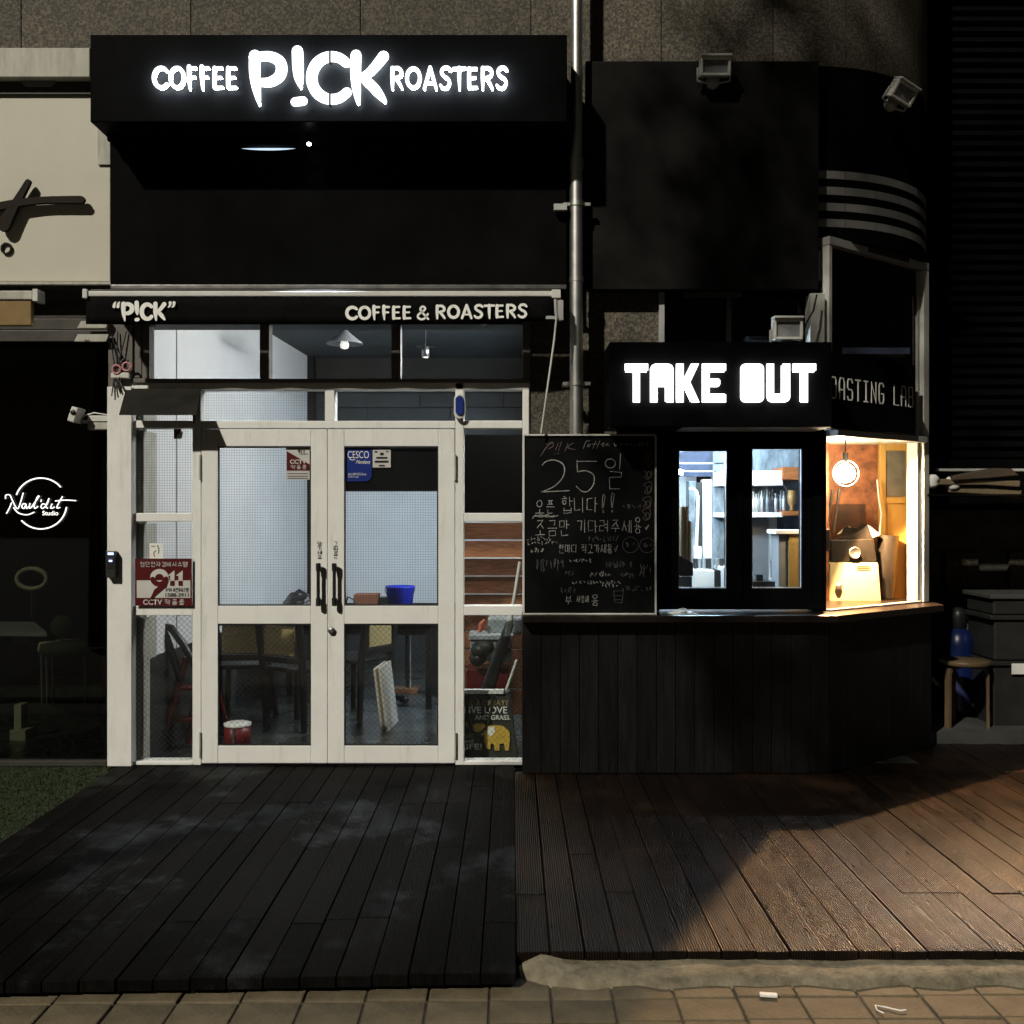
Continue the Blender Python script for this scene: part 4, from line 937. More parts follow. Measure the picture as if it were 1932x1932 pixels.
tag(dl_.obj('floor_tool', M['black_plastic']), 'small black tool lying on the floor inside the right door', 'tool')
# ladder in left sidelight
ld_ = thing('step_ladder', 'red folding step ladder with black loop handle in the left sidelight', 'ladder', (X(335, 6.95), Y(6.95), 0))
dd = 6.95
for px0, px1, off in ((352, 304, 0), (378, 352, .25)):
    MB().tube([P(px0, 1240, dd + off * .6), Vector((X(px1, dd), Y(dd + off * .2), .02))], .024, 8).obj('leg', M['red_paint'], ld_)
    MB().tube([P(px0 + 12, 1240, dd + off * .6), Vector((X(px1 + 45, dd), Y(dd + .45), .02))], .02, 8).obj('leg', M['red_paint'], ld_)
MB().tube([P(342, 1285, dd), P(315, 1205, dd), P(308, 1188, dd), P(312, 1182, dd), P(322, 1184, dd), P(345, 1215, dd), P(372, 1262, dd)], .026, 10).obj('handle', M['black_plastic'], ld_)
for t_ in (1300, 1360):
    a_ = P(340 - (t_ - 1300) * .25, t_, dd); MB().box(a_.x, a_.x + .22, a_.y - .02, a_.y + .12, a_.z - .01, a_.z + .012).obj('step', M['red_paint'], ld_)
# right sidelight contents
wsf = thing('plank_shelf', 'brown wooden plank shelving behind the right sidelight', 'shelf', (-.15, Y(7.5), 0))
wd_ = 7.5; prev = 985
for py in (1019, 1053, 1087, 1121, 1156, 1190, 1224, 1258, 1300, 1350):
    bx('plank', M['wood_brown'], wsf, 868, 1010, prev + 1.4, py - 1.4, wd_, wd_ + .03, .003)
    bx('lit_edge', M['white_wall'], wsf, 868, 1010, py - .9, py + .9, wd_ - .012, wd_ + .03, 0) if 1050 < py < 1140 else None  # lit plank edges put in as white strips
    prev = py
bx('upper_board', M['black_panel'], wsf, 868, 1010, 820, 984, wd_ + .01, wd_ + .04, 0)
sbx = thing('storage_tub', 'translucent plastic tub of grey clothes low in the right sidelight', 'tub', P(925, 1258, 7.1))
q = MB().pb(887, 965, 1208, 1250, 7.1, 7.35); q.obj('tub', M['clear_plastic'], sbx, .01); bx('lid', M['clear_plastic'], sbx, 884, 968, 1198, 1207.5, 7.08, 7.36, .006)
for k in range(5):
    p_ = P(rnd.uniform(895, 955), rnd.uniform(1218, 1242), 7.095); MB().lathe([(0, -.02), (.05, -.01), (.06, .01), (0, .025)], p_, 10, Matrix.Rotation(R(80), 4, 'X')).obj('cloth', M['dark_wall'] if k % 2 else M['box_grey'], sbx)
tag(MB().pb(920, 985, 1165, 1197, 7.2, 7.4).obj('clear_bag', M['clear_plastic'], None, .02), 'grey plastic bag on top of the storage tub', 'bag')
tag(MB().tube([P(905, 1193, 7.15), P(908, 1178, 7.15), P(915, 1170, 7.15)], [.014, .02, .012], 10).obj('orange_glove', mat('orange_rubber', (.4, .09, .05), .5)), 'orange rubber glove hanging above the storage tub', 'glove')
tag(MB().pb(880, 960, 1262, 1300, 7.15, 7.4).obj('red_box', M['sign_red'], None, .01), 'dark red box under the storage tub', 'box')
dk = thing('dark_umbrella', 'folded dark umbrella leaning across the right sidelight', 'umbrella', P(945, 1290, 6.85))
MB().tube([P(962, 1175, 6.85), P(920, 1300, 6.85)], [.03, .05], 10).obj('canopy', M['bin_bag'], dk)
mo = thing('mop', 'white mop handle leaning in the right sidelight beside the chalkboard', 'mop', P(955, 1180, 6.75))
MB().tube([P(981, 1060, 6.72), P(968, 1140, 6.72)], .011, 8).obj('handle', M['white_metal'], mo)
MB().tube([P(968, 1140, 6.72), P(962, 1172, 6.72), P(957, 1200, 6.72)], [.016, .02, .018], 8).obj('grip', M['white_metal'], mo)
sk = thing('broom_stick', 'short white stick standing low behind the right sidelight', 'stick', P(965, 1300, 6.75))
MB().tube([P(975, 1245, 6.7), P(955, 1302, 6.7)], .009, 8).obj('stick', M['white_metal'], sk)
# tote bag
tg = thing('tote_bag', 'dark cloth tote bag printed with white words and a yellow elephant', 'bag', P(925, 1437, 6.66))
b = MB(); q = [P(868, 1432, 6.70), P(978, 1432, 6.70), P(962, 1305, 6.72), P(868, 1305, 6.72)]; q2 = [v + Vector((0, .14, 0)) for v in q]
b.add(q + q2, [(0, 1, 2, 3), (4, 7, 6, 5), (0, 4, 5, 1), (1, 5, 6, 2), (3, 2, 6, 7), (0, 3, 7, 4)]); b.obj('body', M['tote'], tg, .01)
MB().pb(868, 950, 1302, 1309, 6.70, 6.75).obj('papers', M['paper'], tg)
td_ = 6.695
MB().tube([P(880, 1312, td_), P(882, 1350, td_), P(893, 1380, td_), P(905, 1384, td_), P(916, 1375, td_), P(926, 1345, td_), P(930, 1312, td_)], .010, 8).obj('handle', M['black_plastic'], tg)
TDP = 6.692
for s_, a_, c_, t_, b_, m_ in (('GE & CREATE', 877, 960, 1321, 1331, 'cane'), ('LIVE LOVE', 876, 957, 1333, 1346, 'print_white'), ('AND GRASS.', 896, 963, 1349, 1358, 'print_white'), ('VE', 872, 885, 1362, 1371, 'cane'), ('PURE', 872, 893, 1384, 1393, 'cane'), ('AWAY', 874, 893, 1396, 1402, 'print_white'), ('LIFE!', 870, 909, 1403, 1414, 'print_white')):
    print_text(s_, a_, c_, t_, b_, TDP, M[m_], tg, offset=.012)
q = MB(); ef = lambda pts: [(X(px, TDP), Z(py, TDP)) for px, py in pts]
q.prism(ef([(890, 1372), (897, 1365), (912, 1364), (918, 1370), (935, 1368), (950, 1370), (961, 1380), (962, 1395), (960, 1416), (953, 1416), (951, 1403), (943, 1403), (942, 1416), (934, 1416), (931, 1403), (926, 1404), (925, 1414), (918, 1412), (914, 1400), (914, 1388), (905, 1386), (895, 1382)]), Y(TDP) - .001, Y(TDP) + .001); q.obj('elephant_print', M['print_yellow'], tg)
q = MB().prism(ef([(921, 1372), (933, 1371), (934, 1380), (926, 1390), (920, 1384)]), Y(TDP) - .003, Y(TDP) - .0012); q.obj('elephant_ear_print', M['print_white'], tg)

# ------------------------------------------------------------------ chalkboard
CD = 6.24
cb = thing('chalkboard', 'black chalkboard with white frame and Korean chalk writing beside the kiosk window', 'chalkboard', P(1112, 1160, CD))
bx('board', M['slate'], cb, 989, 1237, 822, 1158, CD + .006, CD + .02, 0)
for a_, c_, t_, b_ in ((986.5, 989.8, 820, 1160), (1235.8, 1239, 820, 1160), (990, 1235.6, 819, 822.3), (990, 1235.6, 1157, 1160)): bx('frame', M['white_metal'], cb, a_, c_, t_, b_, CD - .006, CD + .024, .002)
cy0, cy1 = Y(CD) + .003, Y(CD) + .0045
# crop of the board was 1449 x 1932 px for 420 x 560 source px at (1540, 1270)
def cbp(x, y): return ((1540 + x / 3.45) * .63889, (1270 + y / 3.45) * .63889)
def chalk(pts, wpx=2.0, b=None, smooth=True):
    b.ribbon([(X(cbp(x, y)[0], CD), Z(cbp(x, y)[1], CD)) for x, y in pts], [wpx * CD / FPX * .55, wpx * CD / FPX * .75, wpx * CD / FPX * .45], cy0, cy1, smooth, caps=False)
q = MB()
chalk([(210, 360), (250, 320), (330, 305), (410, 335), (440, 400), (415, 490), (330, 575), (205, 630)], 2.8, q); chalk([(200, 630), (490, 617)], 3, q, False)
chalk([(565, 305), (570, 425)], 2.6, q, False); chalk([(570, 318), (770, 318)], 2.2, q, False); chalk([(572, 425), (660, 415), (735, 460), (735, 550), (680, 620), (620, 625), (555, 570)], 2.6, q)
chalk([(905 + 52 * math.cos(R(k)), 340 + 46 * math.sin(R(k))) for k in range(0, 370, 24)], 2.4, q); chalk([(1010, 240), (1005, 330), (1000, 405)], 2.2, q)
chalk([(900, 420), (1020, 432)], 2.2, q, False); chalk([(1020, 430), (1018, 475)], 2.2, q, False); chalk([(1018, 478), (900, 482)], 2.2, q, False); chalk([(895, 485), (900, 600), (1005, 598)], 2.2, q, False)
q.obj('date_writing', M['chalk'], cb)
def kline(s, x0, x1, y0, y1, m_, wpx=1.6, nm='chalk_line', jit=.035):
    b = MB(); a_, t_ = cbp(x0, y0); c_, u_ = cbp(x1, y1); hangul_strokes(b, s, a_, c_, t_, u_, CD, wpx, cy0, cy1, jit); return b.obj(nm, M[m_], cb)
kline('오픈', 130, 350, 715, 850, 'chalk', 2.0); kline('합니다', 400, 790, 680, 845, 'chalk', 2.0); kline('!', 800, 890, 650, 840, 'chalk', 1.9); kline('!', 890, 985, 635, 840, 'chalk', 1.9)
kline('조금만', 130, 500, 920, 1075, 'chalk', 2.0); kline('기다려주세', 560, 1130, 915, 1050, 'chalk', 2.0); kline('용', 1140, 1230, 890, 1055, 'chalk', 1.9); kline('v', 1240, 1320, 960, 1030, 'chalk', 2.0)
kline('한마디 적고가세용v', 375, 1000, 1165, 1255, 'chalk', 1.6)
q = MB(); chalk([(110, 905), (140, 870), (200, 885), (260, 865), (310, 885), (375, 870)], 2.4, q); chalk([(140, 880), (200, 865), (260, 885), (340, 870)], 2, q); q.obj('chalk_underline', M['chalk'], cb)
q = MB()
for pts in ([(195, 268), (250, 180), (320, 120)], [(250, 150), (310, 125), (325, 160), (270, 195)], [(380, 125), (345, 205)], [(410, 115), (375, 215)], [(335, 238), (345, 245)], [(370, 236), (380, 242)], [(475, 130), (440, 225)], [(530, 130), (470, 175), (550, 200)]): chalk(pts, 1.7, q)
q.obj('shop_name_writing', M['chalk_red'], cb)
q = MB()
x = 630
for pts in ([(700, 110), (660, 115), (630, 190)], [(690, 140), (670, 165), (695, 165), (700, 140)], [(760, 110), (725, 190)], [(715, 145), (770, 140)], [(800, 110), (765, 190)], [(810, 150), (840, 130), (825, 165), (850, 160)], [(890, 135), (860, 150), (900, 160)], [(945, 130), (955, 165), (985, 125)], [(1010, 130), (1000, 160), (1030, 130), (1035, 160)], [(1060, 130), (1065, 160), (1090, 130), (1095, 160)], [(1130, 125), (1105, 140), (1135, 155), (1110, 165)], [(1140, 165), (1165, 150), (1145, 140)], [(1180, 150), (1210, 135), (1190, 165), (1215, 160)], [(1225, 120), (1230, 165), (1260, 125)], [(1290, 120), (1270, 140), (1300, 150), (1275, 165)]): chalk(pts, 1.3, q)
q.obj('english_writing', M['chalk'], cb)
q = MB()
for k, (cx, cy, m2) in enumerate(((1275, 235, 1), (1290, 310, 1), (1285, 440, 0), (1285, 590, 0), (1275, 740, 0), (1270, 860, 0))):
    chalk([(cx - 40, cy - 40), (cx + 30, cy - 65), (cx + 45, cy), (cx + 5, cy + 50), (cx - 5, cy), (cx - 45, cy - 35)], 1.4, q)
    chalk([(cx - 30, cy + 40), (cx + 15, cy - 20), (cx + 40, cy + 30), (cx, cy + 60), (cx - 35, cy + 40)], 1.4, q)
q.obj('leaf_garland', M['chalk_red'], cb)
q = MB()
for x0, x1, y0, y1 in ((50, 300, 1085, 1125), (60, 370, 1130, 1170), (95, 230, 1205, 1250), (480, 700, 1310, 1350), (700, 890, 1445, 1495), (515, 990, 1535, 1575), (820, 960, 1565, 1605)):
    q = MB(); a_, t_ = cbp(x0, y0); c_, u_ = cbp(x1, y1); scribble(q, a_, c_, t_, u_, CD, 1.1, cy0, cy1); q.obj('chalk_scribble', M['chalk'], cb)
q = MB()
for x0, x1, y0, y1 in ((150, 420, 1310, 1440), (440, 545, 1430, 1490), (1010, 1150, 1450, 1510), (1035, 1225, 755, 800), (680, 1000, 1070, 1140), (1020, 1310, 1585, 1640), (1200, 1330, 1360, 1500), (390, 530, 1600, 1670)):
    q = MB(); a_, t_ = cbp(x0, y0); c_, u_ = cbp(x1, y1); scribble(q, a_, c_, t_, u_, CD, 1.2, cy0, cy1); q.obj('chalk_scribble', M['chalk_faint'], cb)
for cx, cy, r in ((1110, 1170, 80), (1280, 1175, 75)):
    q = MB(); chalk([(cx + r * math.cos(R(k)), cy + r * math.sin(R(k))) for k in range(0, 370, 24)], 1.3, q)
    a_, t_ = cbp(cx - r * .6, cy - r * .4); c_, u_ = cbp(cx + r * .6, cy + r * .4); scribble(q, a_, c_, t_, u_, CD, 1.1, cy0, cy1); q.obj('chalk_circle', M['chalk_faint'], cb)
q = MB(); chalk([(940, 1640), (950, 1760), (1025, 1760), (1040, 1640), (940, 1640)], 1.4, q, False); chalk([(945, 1690), (1035, 1690)], 1.3, q, False); chalk([(950, 1730), (1030, 1730)], 1.3, q, False)
q.obj('cup_drawing', M['chalk_faint'], cb)
kline('바닐라떼', 860, 1130, 1340, 1400, 'chalk_faint', 1.4); kline('사랑해', 560, 690, 1690, 1760, 'chalk', 1.5); kline('부', 440, 520, 1690, 1780, 'chalk', 1.4); kline('용', 700, 800, 1680, 1790, 'chalk', 1.5)

# ------------------------------------------------------------------ takeout kiosk
KT = Vector((.797, .604, 0)); KN = Vector((.604, -.797, 0)); W0 = Vector((1.985, .0, 0)); W1 = Vector((2.87, .69, 0))
kio = thing('takeout_kiosk', 'black boarded takeout kiosk with serving window and angled right side', 'kiosk', (1.2, -.1, 0))
x = .061; fy = -.155
while x < 1.95:
    x1 = min(x + .118, 1.954)
    MB().box(x + .0015, x1 - .0015, fy + rnd.uniform(-.002, .002), fy + .025, .004, .93).obj('board', M['black_wood'], kio, .003)
    x = x1
S0 = Vector((1.954, fy, 0)); L2 = 1.13; nn = 9
for k in range(nn):
    a_ = S0 + KT * (L2 * k / nn + .0015); c_ = S0 + KT * (L2 * (k + 1) / nn - .0015); i_ = -KN * .025
    MB().slab([(v.x, v.y) for v in (a_, c_, c_ + i_, a_ + i_)], .004, .93).obj('board', M['black_wood'], kio, .003)
MB().slab([(.08, -.125), (1.94, -.125), (2.82, .54), (2.82, .62), (1.9, -.05), (.08, -.05)], 0, .925).obj('carcass', M['black_wood'], kio)
LG = [(.061, -.24), (1.974, -.24), (2.918, .475), (2.955, .80), (2.75, 1.02), (1.75, 1.02), (1.75, .62), (.45, .62), (.45, .02), (.061, .02)]
M['ledge'] = mat('varnished_counter', (.013, .009, .007), .32, .5, 8, stretch=(2, 8, 2), rvar=.15)
MB().slab(LG, .935, .98).obj('ledge', M['ledge'], kio, .006)
# window frame of the serving hatch
KD = 6.39
def kf(nm, a_, c_, t_, b_, dd=0, m_='black_metal'): return bx(nm, M[m_], kio, a_, c_, t_, b_, KD + dd, KD + .09, .004)
kf('frame_head', 1239, 1556, 806, 822); kf('frame_foot', 1239, 1556, 1136, 1150)
kf('frame_post', 1239, 1256, 822.2, 1135.8); kf('frame_post', 1388, 1402, 822.2, 1135.8)
kf('frame_post', 1534, 1552, 822.2, 1135.8)
MB().slab([(X(1534, KD), Y(KD) + .003), (1.966, -.035), (1.964, .03), (X(1534, KD), .06)], .985, 2.115).obj('corner_post', M['black_metal'], kio)
for a_, c_, i0, i1, t_, b_ in ((1256.2, 1387.8, 1280, 1371, 850, 1110), (1402.2, 1533.8, 1418, 1513, 846, 1110)):
    kf('sash', a_, i0, 822.3, 1135.7, .012); kf('sash', i1, c_, 822.3, 1135.7, .012); kf('sash', i0 + .2, i1 - .2, 822.3, t_, .014); kf('sash', i0 + .2, i1 - .2, b_, 1135.7, .014)
    bx('pane', M['pane'], kio, i0, i1, t_, b_, KD + .05, KD + .055, 0)
    for p0 in ((i0, i0 + 1.8, t_, b_), (i1 - 1.8, i1, t_, b_), (i0 + 2, i1 - 2, t_, t_ + 1.6), (i0 + 2, i1 - 2, b_ - 2, b_)): bx('bead', M['grey_metal'], kio, *p0, KD + .03, KD + .048, 0)
# takeout sign box
TDp = 6.0
tk = thing('takeout_sign', 'black projecting box sign with glowing white TAKE OUT letters', 'sign', P(1360, 805, TDp))
bx('sign_box', M['black_metal'], tk, 1150, 1570, 645, 805, TDp, 6.375, .006)
bx('underside', M['cream_dirty'], tk, 1290, 1566, 805.2, 806.5, TDp + .03, 6.36, 0)
def T_poly(polys, px, w_=44.0, h_=73.0, top=686):
    b = MB()
    for k, pl_ in enumerate(polys):
        b.prism([(X(px + x * w_ / 44, 5.965), Z(top + z * h_ / 73, 5.965)) for x, z in pl_], Y(5.965) + k * .0008, Y(5.965) + .014)
    o = b.obj('letter', M['led_takeout'], tk)
    cx = X(px + w_ / 2, 5.965); cz = Z(top + h_ / 2, 5.965); q = MB(); q.f = b.f; q.sm = b.sm
    q.v = [(cx + (v[0] - cx) * .9, v[1] + .018, cz + (v[2] - cz) * .93) for v in b.v]
    q.obj('backlight', M['back_led_warm'], o); return o
def rr(x0, x1, z0, z1, r, corners=(1, 1, 1, 1)):
    out = []
    for (cx, cz, a0), on in zip(((x1 - r, z0 + r, -90), (x1 - r, z1 - r, 0), (x0 + r, z1 - r, 90), (x0 + r, z0 + r, 180)), corners):
        if on: out += [(cx + r * math.cos(R(a0 + k * 22.5)), cz + r * math.sin(R(a0 + k * 22.5))) for k in range(5)]
        else: out += [(x1 if a0 in (-90, 0) else x0, z0 if a0 in (-90, 180) else z1)]
    return out
Tt = [[(0, 0), (44, 0), (44, 13), (28.5, 13), (28.5, 73), (15.5, 73), (15.5, 13), (0, 13)]]
T_poly(Tt, 1179); T_poly(Tt, 1496)
T_poly([[(0, 73), (0, 9), (3, 3), (9, 0), (35, 0), (41, 3), (44, 9), (44, 73), (30.5, 73), (30.5, 43), (13.5, 43), (13.5, 73)]], 1227)
T_poly([[(0, 0), (14, 0), (14, 29), (28, 0), (43, 0), (26.5, 35), (44, 73), (29, 73), (14, 42), (14, 73), (0, 73)]], 1276)
T_poly([[(0, 0), (45, 0), (45, 13), (14, 13), (14, 28), (31, 28), (34, 31), (34, 39), (31, 43), (14, 43), (14, 58), (45, 58), (45, 73), (0, 73)]], 1325)
T_poly([rr(0, 44, 0, 73, 9)], 1397.5)
T_poly([[(0, 0), (13.5, 0), (13.5, 58), (30.5, 58), (30.5, 0), (44, 0), (44, 64), (41, 70), (35, 73), (9, 73), (3, 70), (0, 64)]], 1447)
# roasting lab sign on the angled side
rl = thing('roasting_lab_sign', 'black angled sign board with thin grey ROASTING LAB letters', 'sign', (2.3, .15, 2.13))
F0 = Vector((2.718, .46, 0)); F1 = F0 - KT * .98
o_ = -KN * .085
MB().slab([(v.x, v.y) for v in (F1, F0, F0 + o_, F1 + o_)], 2.128, 2.597).obj('sign_board', M['black_metal'], rl, .004)
SF = {'A': [[(0, 0), (0, .8), (.2, 1), (.8, 1), (1, .8), (1, 0)], [(0, .45), (1, .45)]], 'S': [[(1, .85), (.8, 1), (.15, 1), (0, .85), (0, .6), (.2, .5), (.8, .5), (1, .4), (1, .12), (.85, 0), (.15, 0), (0, .15)]],
      'T': [[(0, 1), (1, 1)], [(.5, 1), (.5, 0)]], 'I': [[(.1, 1), (.9, 1)], [(.1, 0), (.9, 0)], [(.5, 1), (.5, 0)]], 'N': [[(0, 0), (0, 1), (1, 0), (1, 1)]], 'G': [[(1, .85), (.8, 1), (.2, 1), (0, .85), (0, .15), (.2, 0), (.8, 0), (1, .15), (1, .48), (.5, .48)]],
      'L': [[(0, 1), (0, 0), (1, 0)]], 'B': [[(0, 0), (0, 1), (.8, 1), (.95, .85), (.95, .6), (.8, .5), (0, .5)], [(.8, .5), (1, .4), (1, .12), (.85, 0), (0, 0)]], 'O': [[(.2, 0), (0, .15), (0, .85), (.2, 1), (.8, 1), (1, .85), (1, .15), (.8, 0), (.2, 0)]], 'R': [[(0, 0), (0, 1), (.8, 1), (1, .85), (1, .6), (.8, .48), (0, .48)], [(.5, .48), (1, 0)]]}
word = 'ROASTING LAB'
ul = lambda px: ((px - 966) / 1932 * (F1.y + DIST) - F1.x) / (KT.x - (px - 966) / 1932 * KT.y)
u_b, u_a = ul(1718), ul(1588); pitch = (u_b - u_a) / 9
for k, c in enumerate(word):
    if c == ' ': continue
    b = MB()
    for j, st in enumerate(SF[c]):
        b.ribbon([(x_ * .050, z_ * .13) for x_, z_ in st], .0095, -.0032 - j * .0003, 0, smooth=False)
    u0 = u_b - pitch * (11 - k) - .025
    nv = []
    for v in b.v:
        p_ = F1 + KT * (u0 + v[0]) + KN * (-v[1] + .0005); nv.append((p_.x, p_.y, 2.128 + .185 + v[2]))
    b.v = nv; b.obj('letter', M['print_white'], rl)
# corner window: frames, upper dark glass, lower clear glass
cw = thing('corner_window', 'tall angled corner window with pale metal frame right of the takeout sign', 'window', (2.4, .35, .98))
WU = (W1 - W0).normalized(); WN = Vector((WU.y, -WU.x, 0)); WL = (W1 - W0).length
def wslab(nm, m_, u0, u1, n0, n1, z0, z1, bev=.003):
    a_, c_, e_, f_ = W0 + WU * u0 + WN * n1, W0 + WU * u1 + WN * n1, W0 + WU * u1 + WN * n0, W0 + WU * u0 + WN * n0
    return MB().slab([(v.x, v.y) for v in (a_, c_, e_, f_)], z0, z1).obj(nm, M[m_], cw, bev)
wslab('post', 'white_metal', -.02, .012, -.04, .025, 2.605, 3.28)
wslab('post', 'white_metal', WL - .055, WL + .012, -.06, .03, .984, 3.28)
wslab('post', 'cream_dirty', WL - .085, WL - .056, -.08, .0, .984, 3.27)
wslab('head_rail', 'grey_metal', -.02, WL + .012, -.06, .03, 3.283, 3.335)
wslab('middle_rail', 'grey_metal', .03, WL - .057, -.04, .06, 2.085, 2.125)
wslab('pane', 'pane_dark', .013, WL - .087, -.02, -.014, 2.13, 3.279, 0)
wslab('pane', 'pane', .03, WL - .087, -.02, -.014, .984, 2.083, 0)
wslab('foot_rail', 'grey_metal', .02, WL - .057, -.03, .012, .9815, .992)
b = MB().slab([(1.93, .08), (2.86, .79), (2.86, 1.1), (1.93, 1.1)], 2.62, 2.66); b.obj('inner_floor', M['dark_wall'], cw)
MB().box(1.95, 2.9, 1.06, 1.1, 2.66, 3.3).obj('inner_wall', M['dark_wall'], cw)
# ------------------------------------------------------------------ kiosk interior
kr = struct('kiosk_room', (1.2, 1.2, 0))
MB().box(.42, 2.55, .12, 3.0, 2.62, 2.66).obj('ceiling', mat('navy_ceiling', (.03, .04, .075), .6, .3, 5), kr)
for k in range(8):
    y = .45 + k * .28; MB().box(.43, 2.3, y, y + .02, 2.575, 2.618).obj('ceiling_batten', M['white_wall'], kr)
MB().box(.42, 1.62, Y(9.0), Y(9.1), 0, 2.62).obj('back_wall', M['white_wall'], kr)
MB().box(1.62, 2.6, Y(8.25), Y(8.35), 0, 2.62).obj('concrete_wall', M['concrete'], kr)
MB().box(2.60, 2.66, Y(7.58), Y(8.35), 0, 2.62).obj('side_wall', M['concrete'], kr)
MB().box(.42, 2.6, .12, 3.0, -.05, 0).obj('floor', M['floor'], kr)
tl = thing('tube_light', 'glowing white fluorescent tube under the kiosk ceiling', 'lamp', (1.2, 1.2, 2.4))
a_ = P(1275, 893, 7.3)
MB().tube([(a_.x - .5, a_.y, a_.z + .16), (a_.x + .05, a_.y, a_.z + .005)], .018, 10).obj('tube', M['tube'], tl)
MB().tube([(.75, 1.0, 2.52), (1.75, 1.0, 2.52)], .018, 10).obj('tube', M['tube'], tl)
MB().box(.7, 1.8, .98, 1.02, 2.545, 2.575).obj('fitting', M['white_metal'], tl)
tag(bx('white_cabinet', M['white_wall'], None, 1326, 1400, 904, 1056, 8.3, 8.4), 'tall plain white cabinet filling the left serving window', 'cabinet')
tag(bx('grey_column', M['concrete'], None, 1300, 1313, 908, 1080, 8.3, 8.45), 'narrow pale grey wall column left of the white conduit', 'column')
cdt = thing('conduit', 'white bent conduit pipe with socket box in the left serving window', 'pipe', P(1315, 1030, 8.2))
MB().tube([P(1300, 922, 8.2), P(1308, 922, 8.2), P(1314, 927, 8.2), P(1317, 937, 8.2), P(1316, 980, 8.2), P(1314, 1030, 8.2)], .013, 10).obj('pipe', M['white_metal'], cdt)
bx('socket_box', M['white_metal'], cdt, 1310, 1324, 1031, 1055, 8.15, 8.22)
bx('backing', M['dark_wall'], cdt, 1309, 1325, 910, 1075, 8.32, 8.36, 0)
for k, (px, t_, r_) in enumerate(((1287, 956, .020), (1294, 956, .020), (1300, 983, .018))):
    o = MB().tube([P(px, t_, 7.3), P(px - 1, 1075, 7.3)], r_, 14).obj('paper_roll', M['kraft'])
    tag(o, ('tallest left tan paper roll in the left serving window', 'middle tan paper roll between two others in the left serving window', 'shorter right tan paper roll in the left serving window')[k], 'paper roll', 'tan paper rolls standing in the left serving window')
mn = thing('till_screen', 'black till screen seen from behind at the left serving window', 'screen', P(1290, 1085, 6.95))
b = MB(); b.prism([(X(px, 6.95), Z(py, 6.95)) for px, py in ((1270, 1040), (1308, 1062), (1308, 1087), (1270, 1087))], Y(6.95), Y(7.0)); b.obj('screen', M['black_plastic'], mn, .004)
bx('base', M['chrome_dark'], mn, 1278, 1306, 1088, 1112, 6.97, 7.1)
for k in range(8):
    a_ = 1312 + k * 8.2; o = MB().lathe([(.012, 0), (.017, .075), (.018, .078), (.014, .078)], P(a_, 1073, 7.75), 14).obj('glass_cup', M['clear_plastic'] if k % 3 else M['box_grey'])
    tag(o, 'small drinking glass below the white cabinet, %s of the row of eight' % ('leftmost', 'second from left', 'third from left', 'fourth from left', 'fifth from left', 'third from right', 'second from right', 'rightmost')[k], 'glass', 'row of glasses in the left serving window')
tag(bx('counter_box', M['white_metal'], None, 1309, 1348, 1076, 1125, 7.6, 7.9), 'pale metal counter unit under the row of glasses', 'counter')
tag(bx('dark_slot', M['black_plastic'], None, 1348.6, 1360, 1076, 1125, 7.6, 7.9), 'narrow dark appliance right of the pale counter unit', 'appliance')
tag(bx('white_unit', M['white_wall'], None, 1360.6, 1400, 1070, 1125, 7.6, 7.9), 'white counter unit at the right of the left serving window', 'counter')
# right serving window: shelves, bottles, boxes
bx('ceiling_panel', mat('navy_panel', (.02, .03, .06), .6, .4, 9), kr, 1262, 1400, 820, 899, 8.26, 8.28, 0)
for py in (873, 888): bx('ceiling_batten', M['white_metal'], kr, 1262, 1400, py, py + 2.2, 8.25, 8.259, 0)
us = thing('upper_shelf', 'thick upper wall shelf in the right serving window', 'shelf', P(1470, 905, 7.9))
MB().box(1.62, X(1477, 7.9), Y(7.9), Y(8.25), Z(916, 7.9), Z(888, 7.9)).obj('shelf_board', M['white_wall'], us, .003)
bx('orange_end', M['orange_wood'], us, 1477.3, 1530, 881, 905, 7.85, 8.2)
lsf = thing('bottle_shelf', 'lower wall shelf holding bottles in the right serving window', 'shelf', P(1470, 970, 7.9))
MB().box(1.62, X(1477, 7.9), Y(7.9), Y(8.25), Z(976, 7.9), Z(967, 7.9)).obj('shelf_board', M['white_wall'], lsf, .003)
bx('orange_end', M['orange_wood'], lsf, 1477.3, 1530, 964, 973, 7.85, 8.2)
bm_ = [mat('bottle_white', (.6, .62, .62), .3), mat('bottle_dark', (.03, .035, .045), .2), mat('bottle_grey', (.25, .29, .32), .25)]
bl_ = ['white syrup bottle with dark cap on the bottle shelf', 'dark glass bottle on the bottle shelf', 'grey glass bottle on the bottle shelf']
for k in range(13):
    px = 1416 + k * 5.2; kind = (0, 0, 0, 2, 0, 1, 2, 1, 1, 0, 1, 2, 0)[k]; h = rnd.uniform(.16, .2); rb = rnd.uniform(.012, .016)
    p_ = P(px, 966.5, 7.98)
    o = thing('bottle', ('leftmost', 'second', 'third', 'fourth', 'fifth', 'sixth', 'seventh', 'eighth', 'ninth', 'tenth', 'eleventh', 'twelfth', 'rightmost')[k] + ' bottle from the left on the shelf, a ' + bl_[kind].replace(' on the bottle shelf', ''), 'bottle', p_, ('white', 'dark', 'grey')[kind] + ' bottles on the kiosk shelf')
    o1 = MB().lathe([(0, 0), (rb, 0), (rb, h * .62), (rb * .45, h * .76), (rb * .4, h * .9)], p_, 12).obj('body', bm_[kind], o)
    MB().lathe([(rb * .5, h * .9), (rb * .5, h), (0, h)], p_, 10).obj('cap', M['black_plastic'], o1)
gm = thing('brass_jug', 'warm brass coloured jug with bent spout at the right end of the bottle shelf', 'jug', P(1494, 964, 7.92))
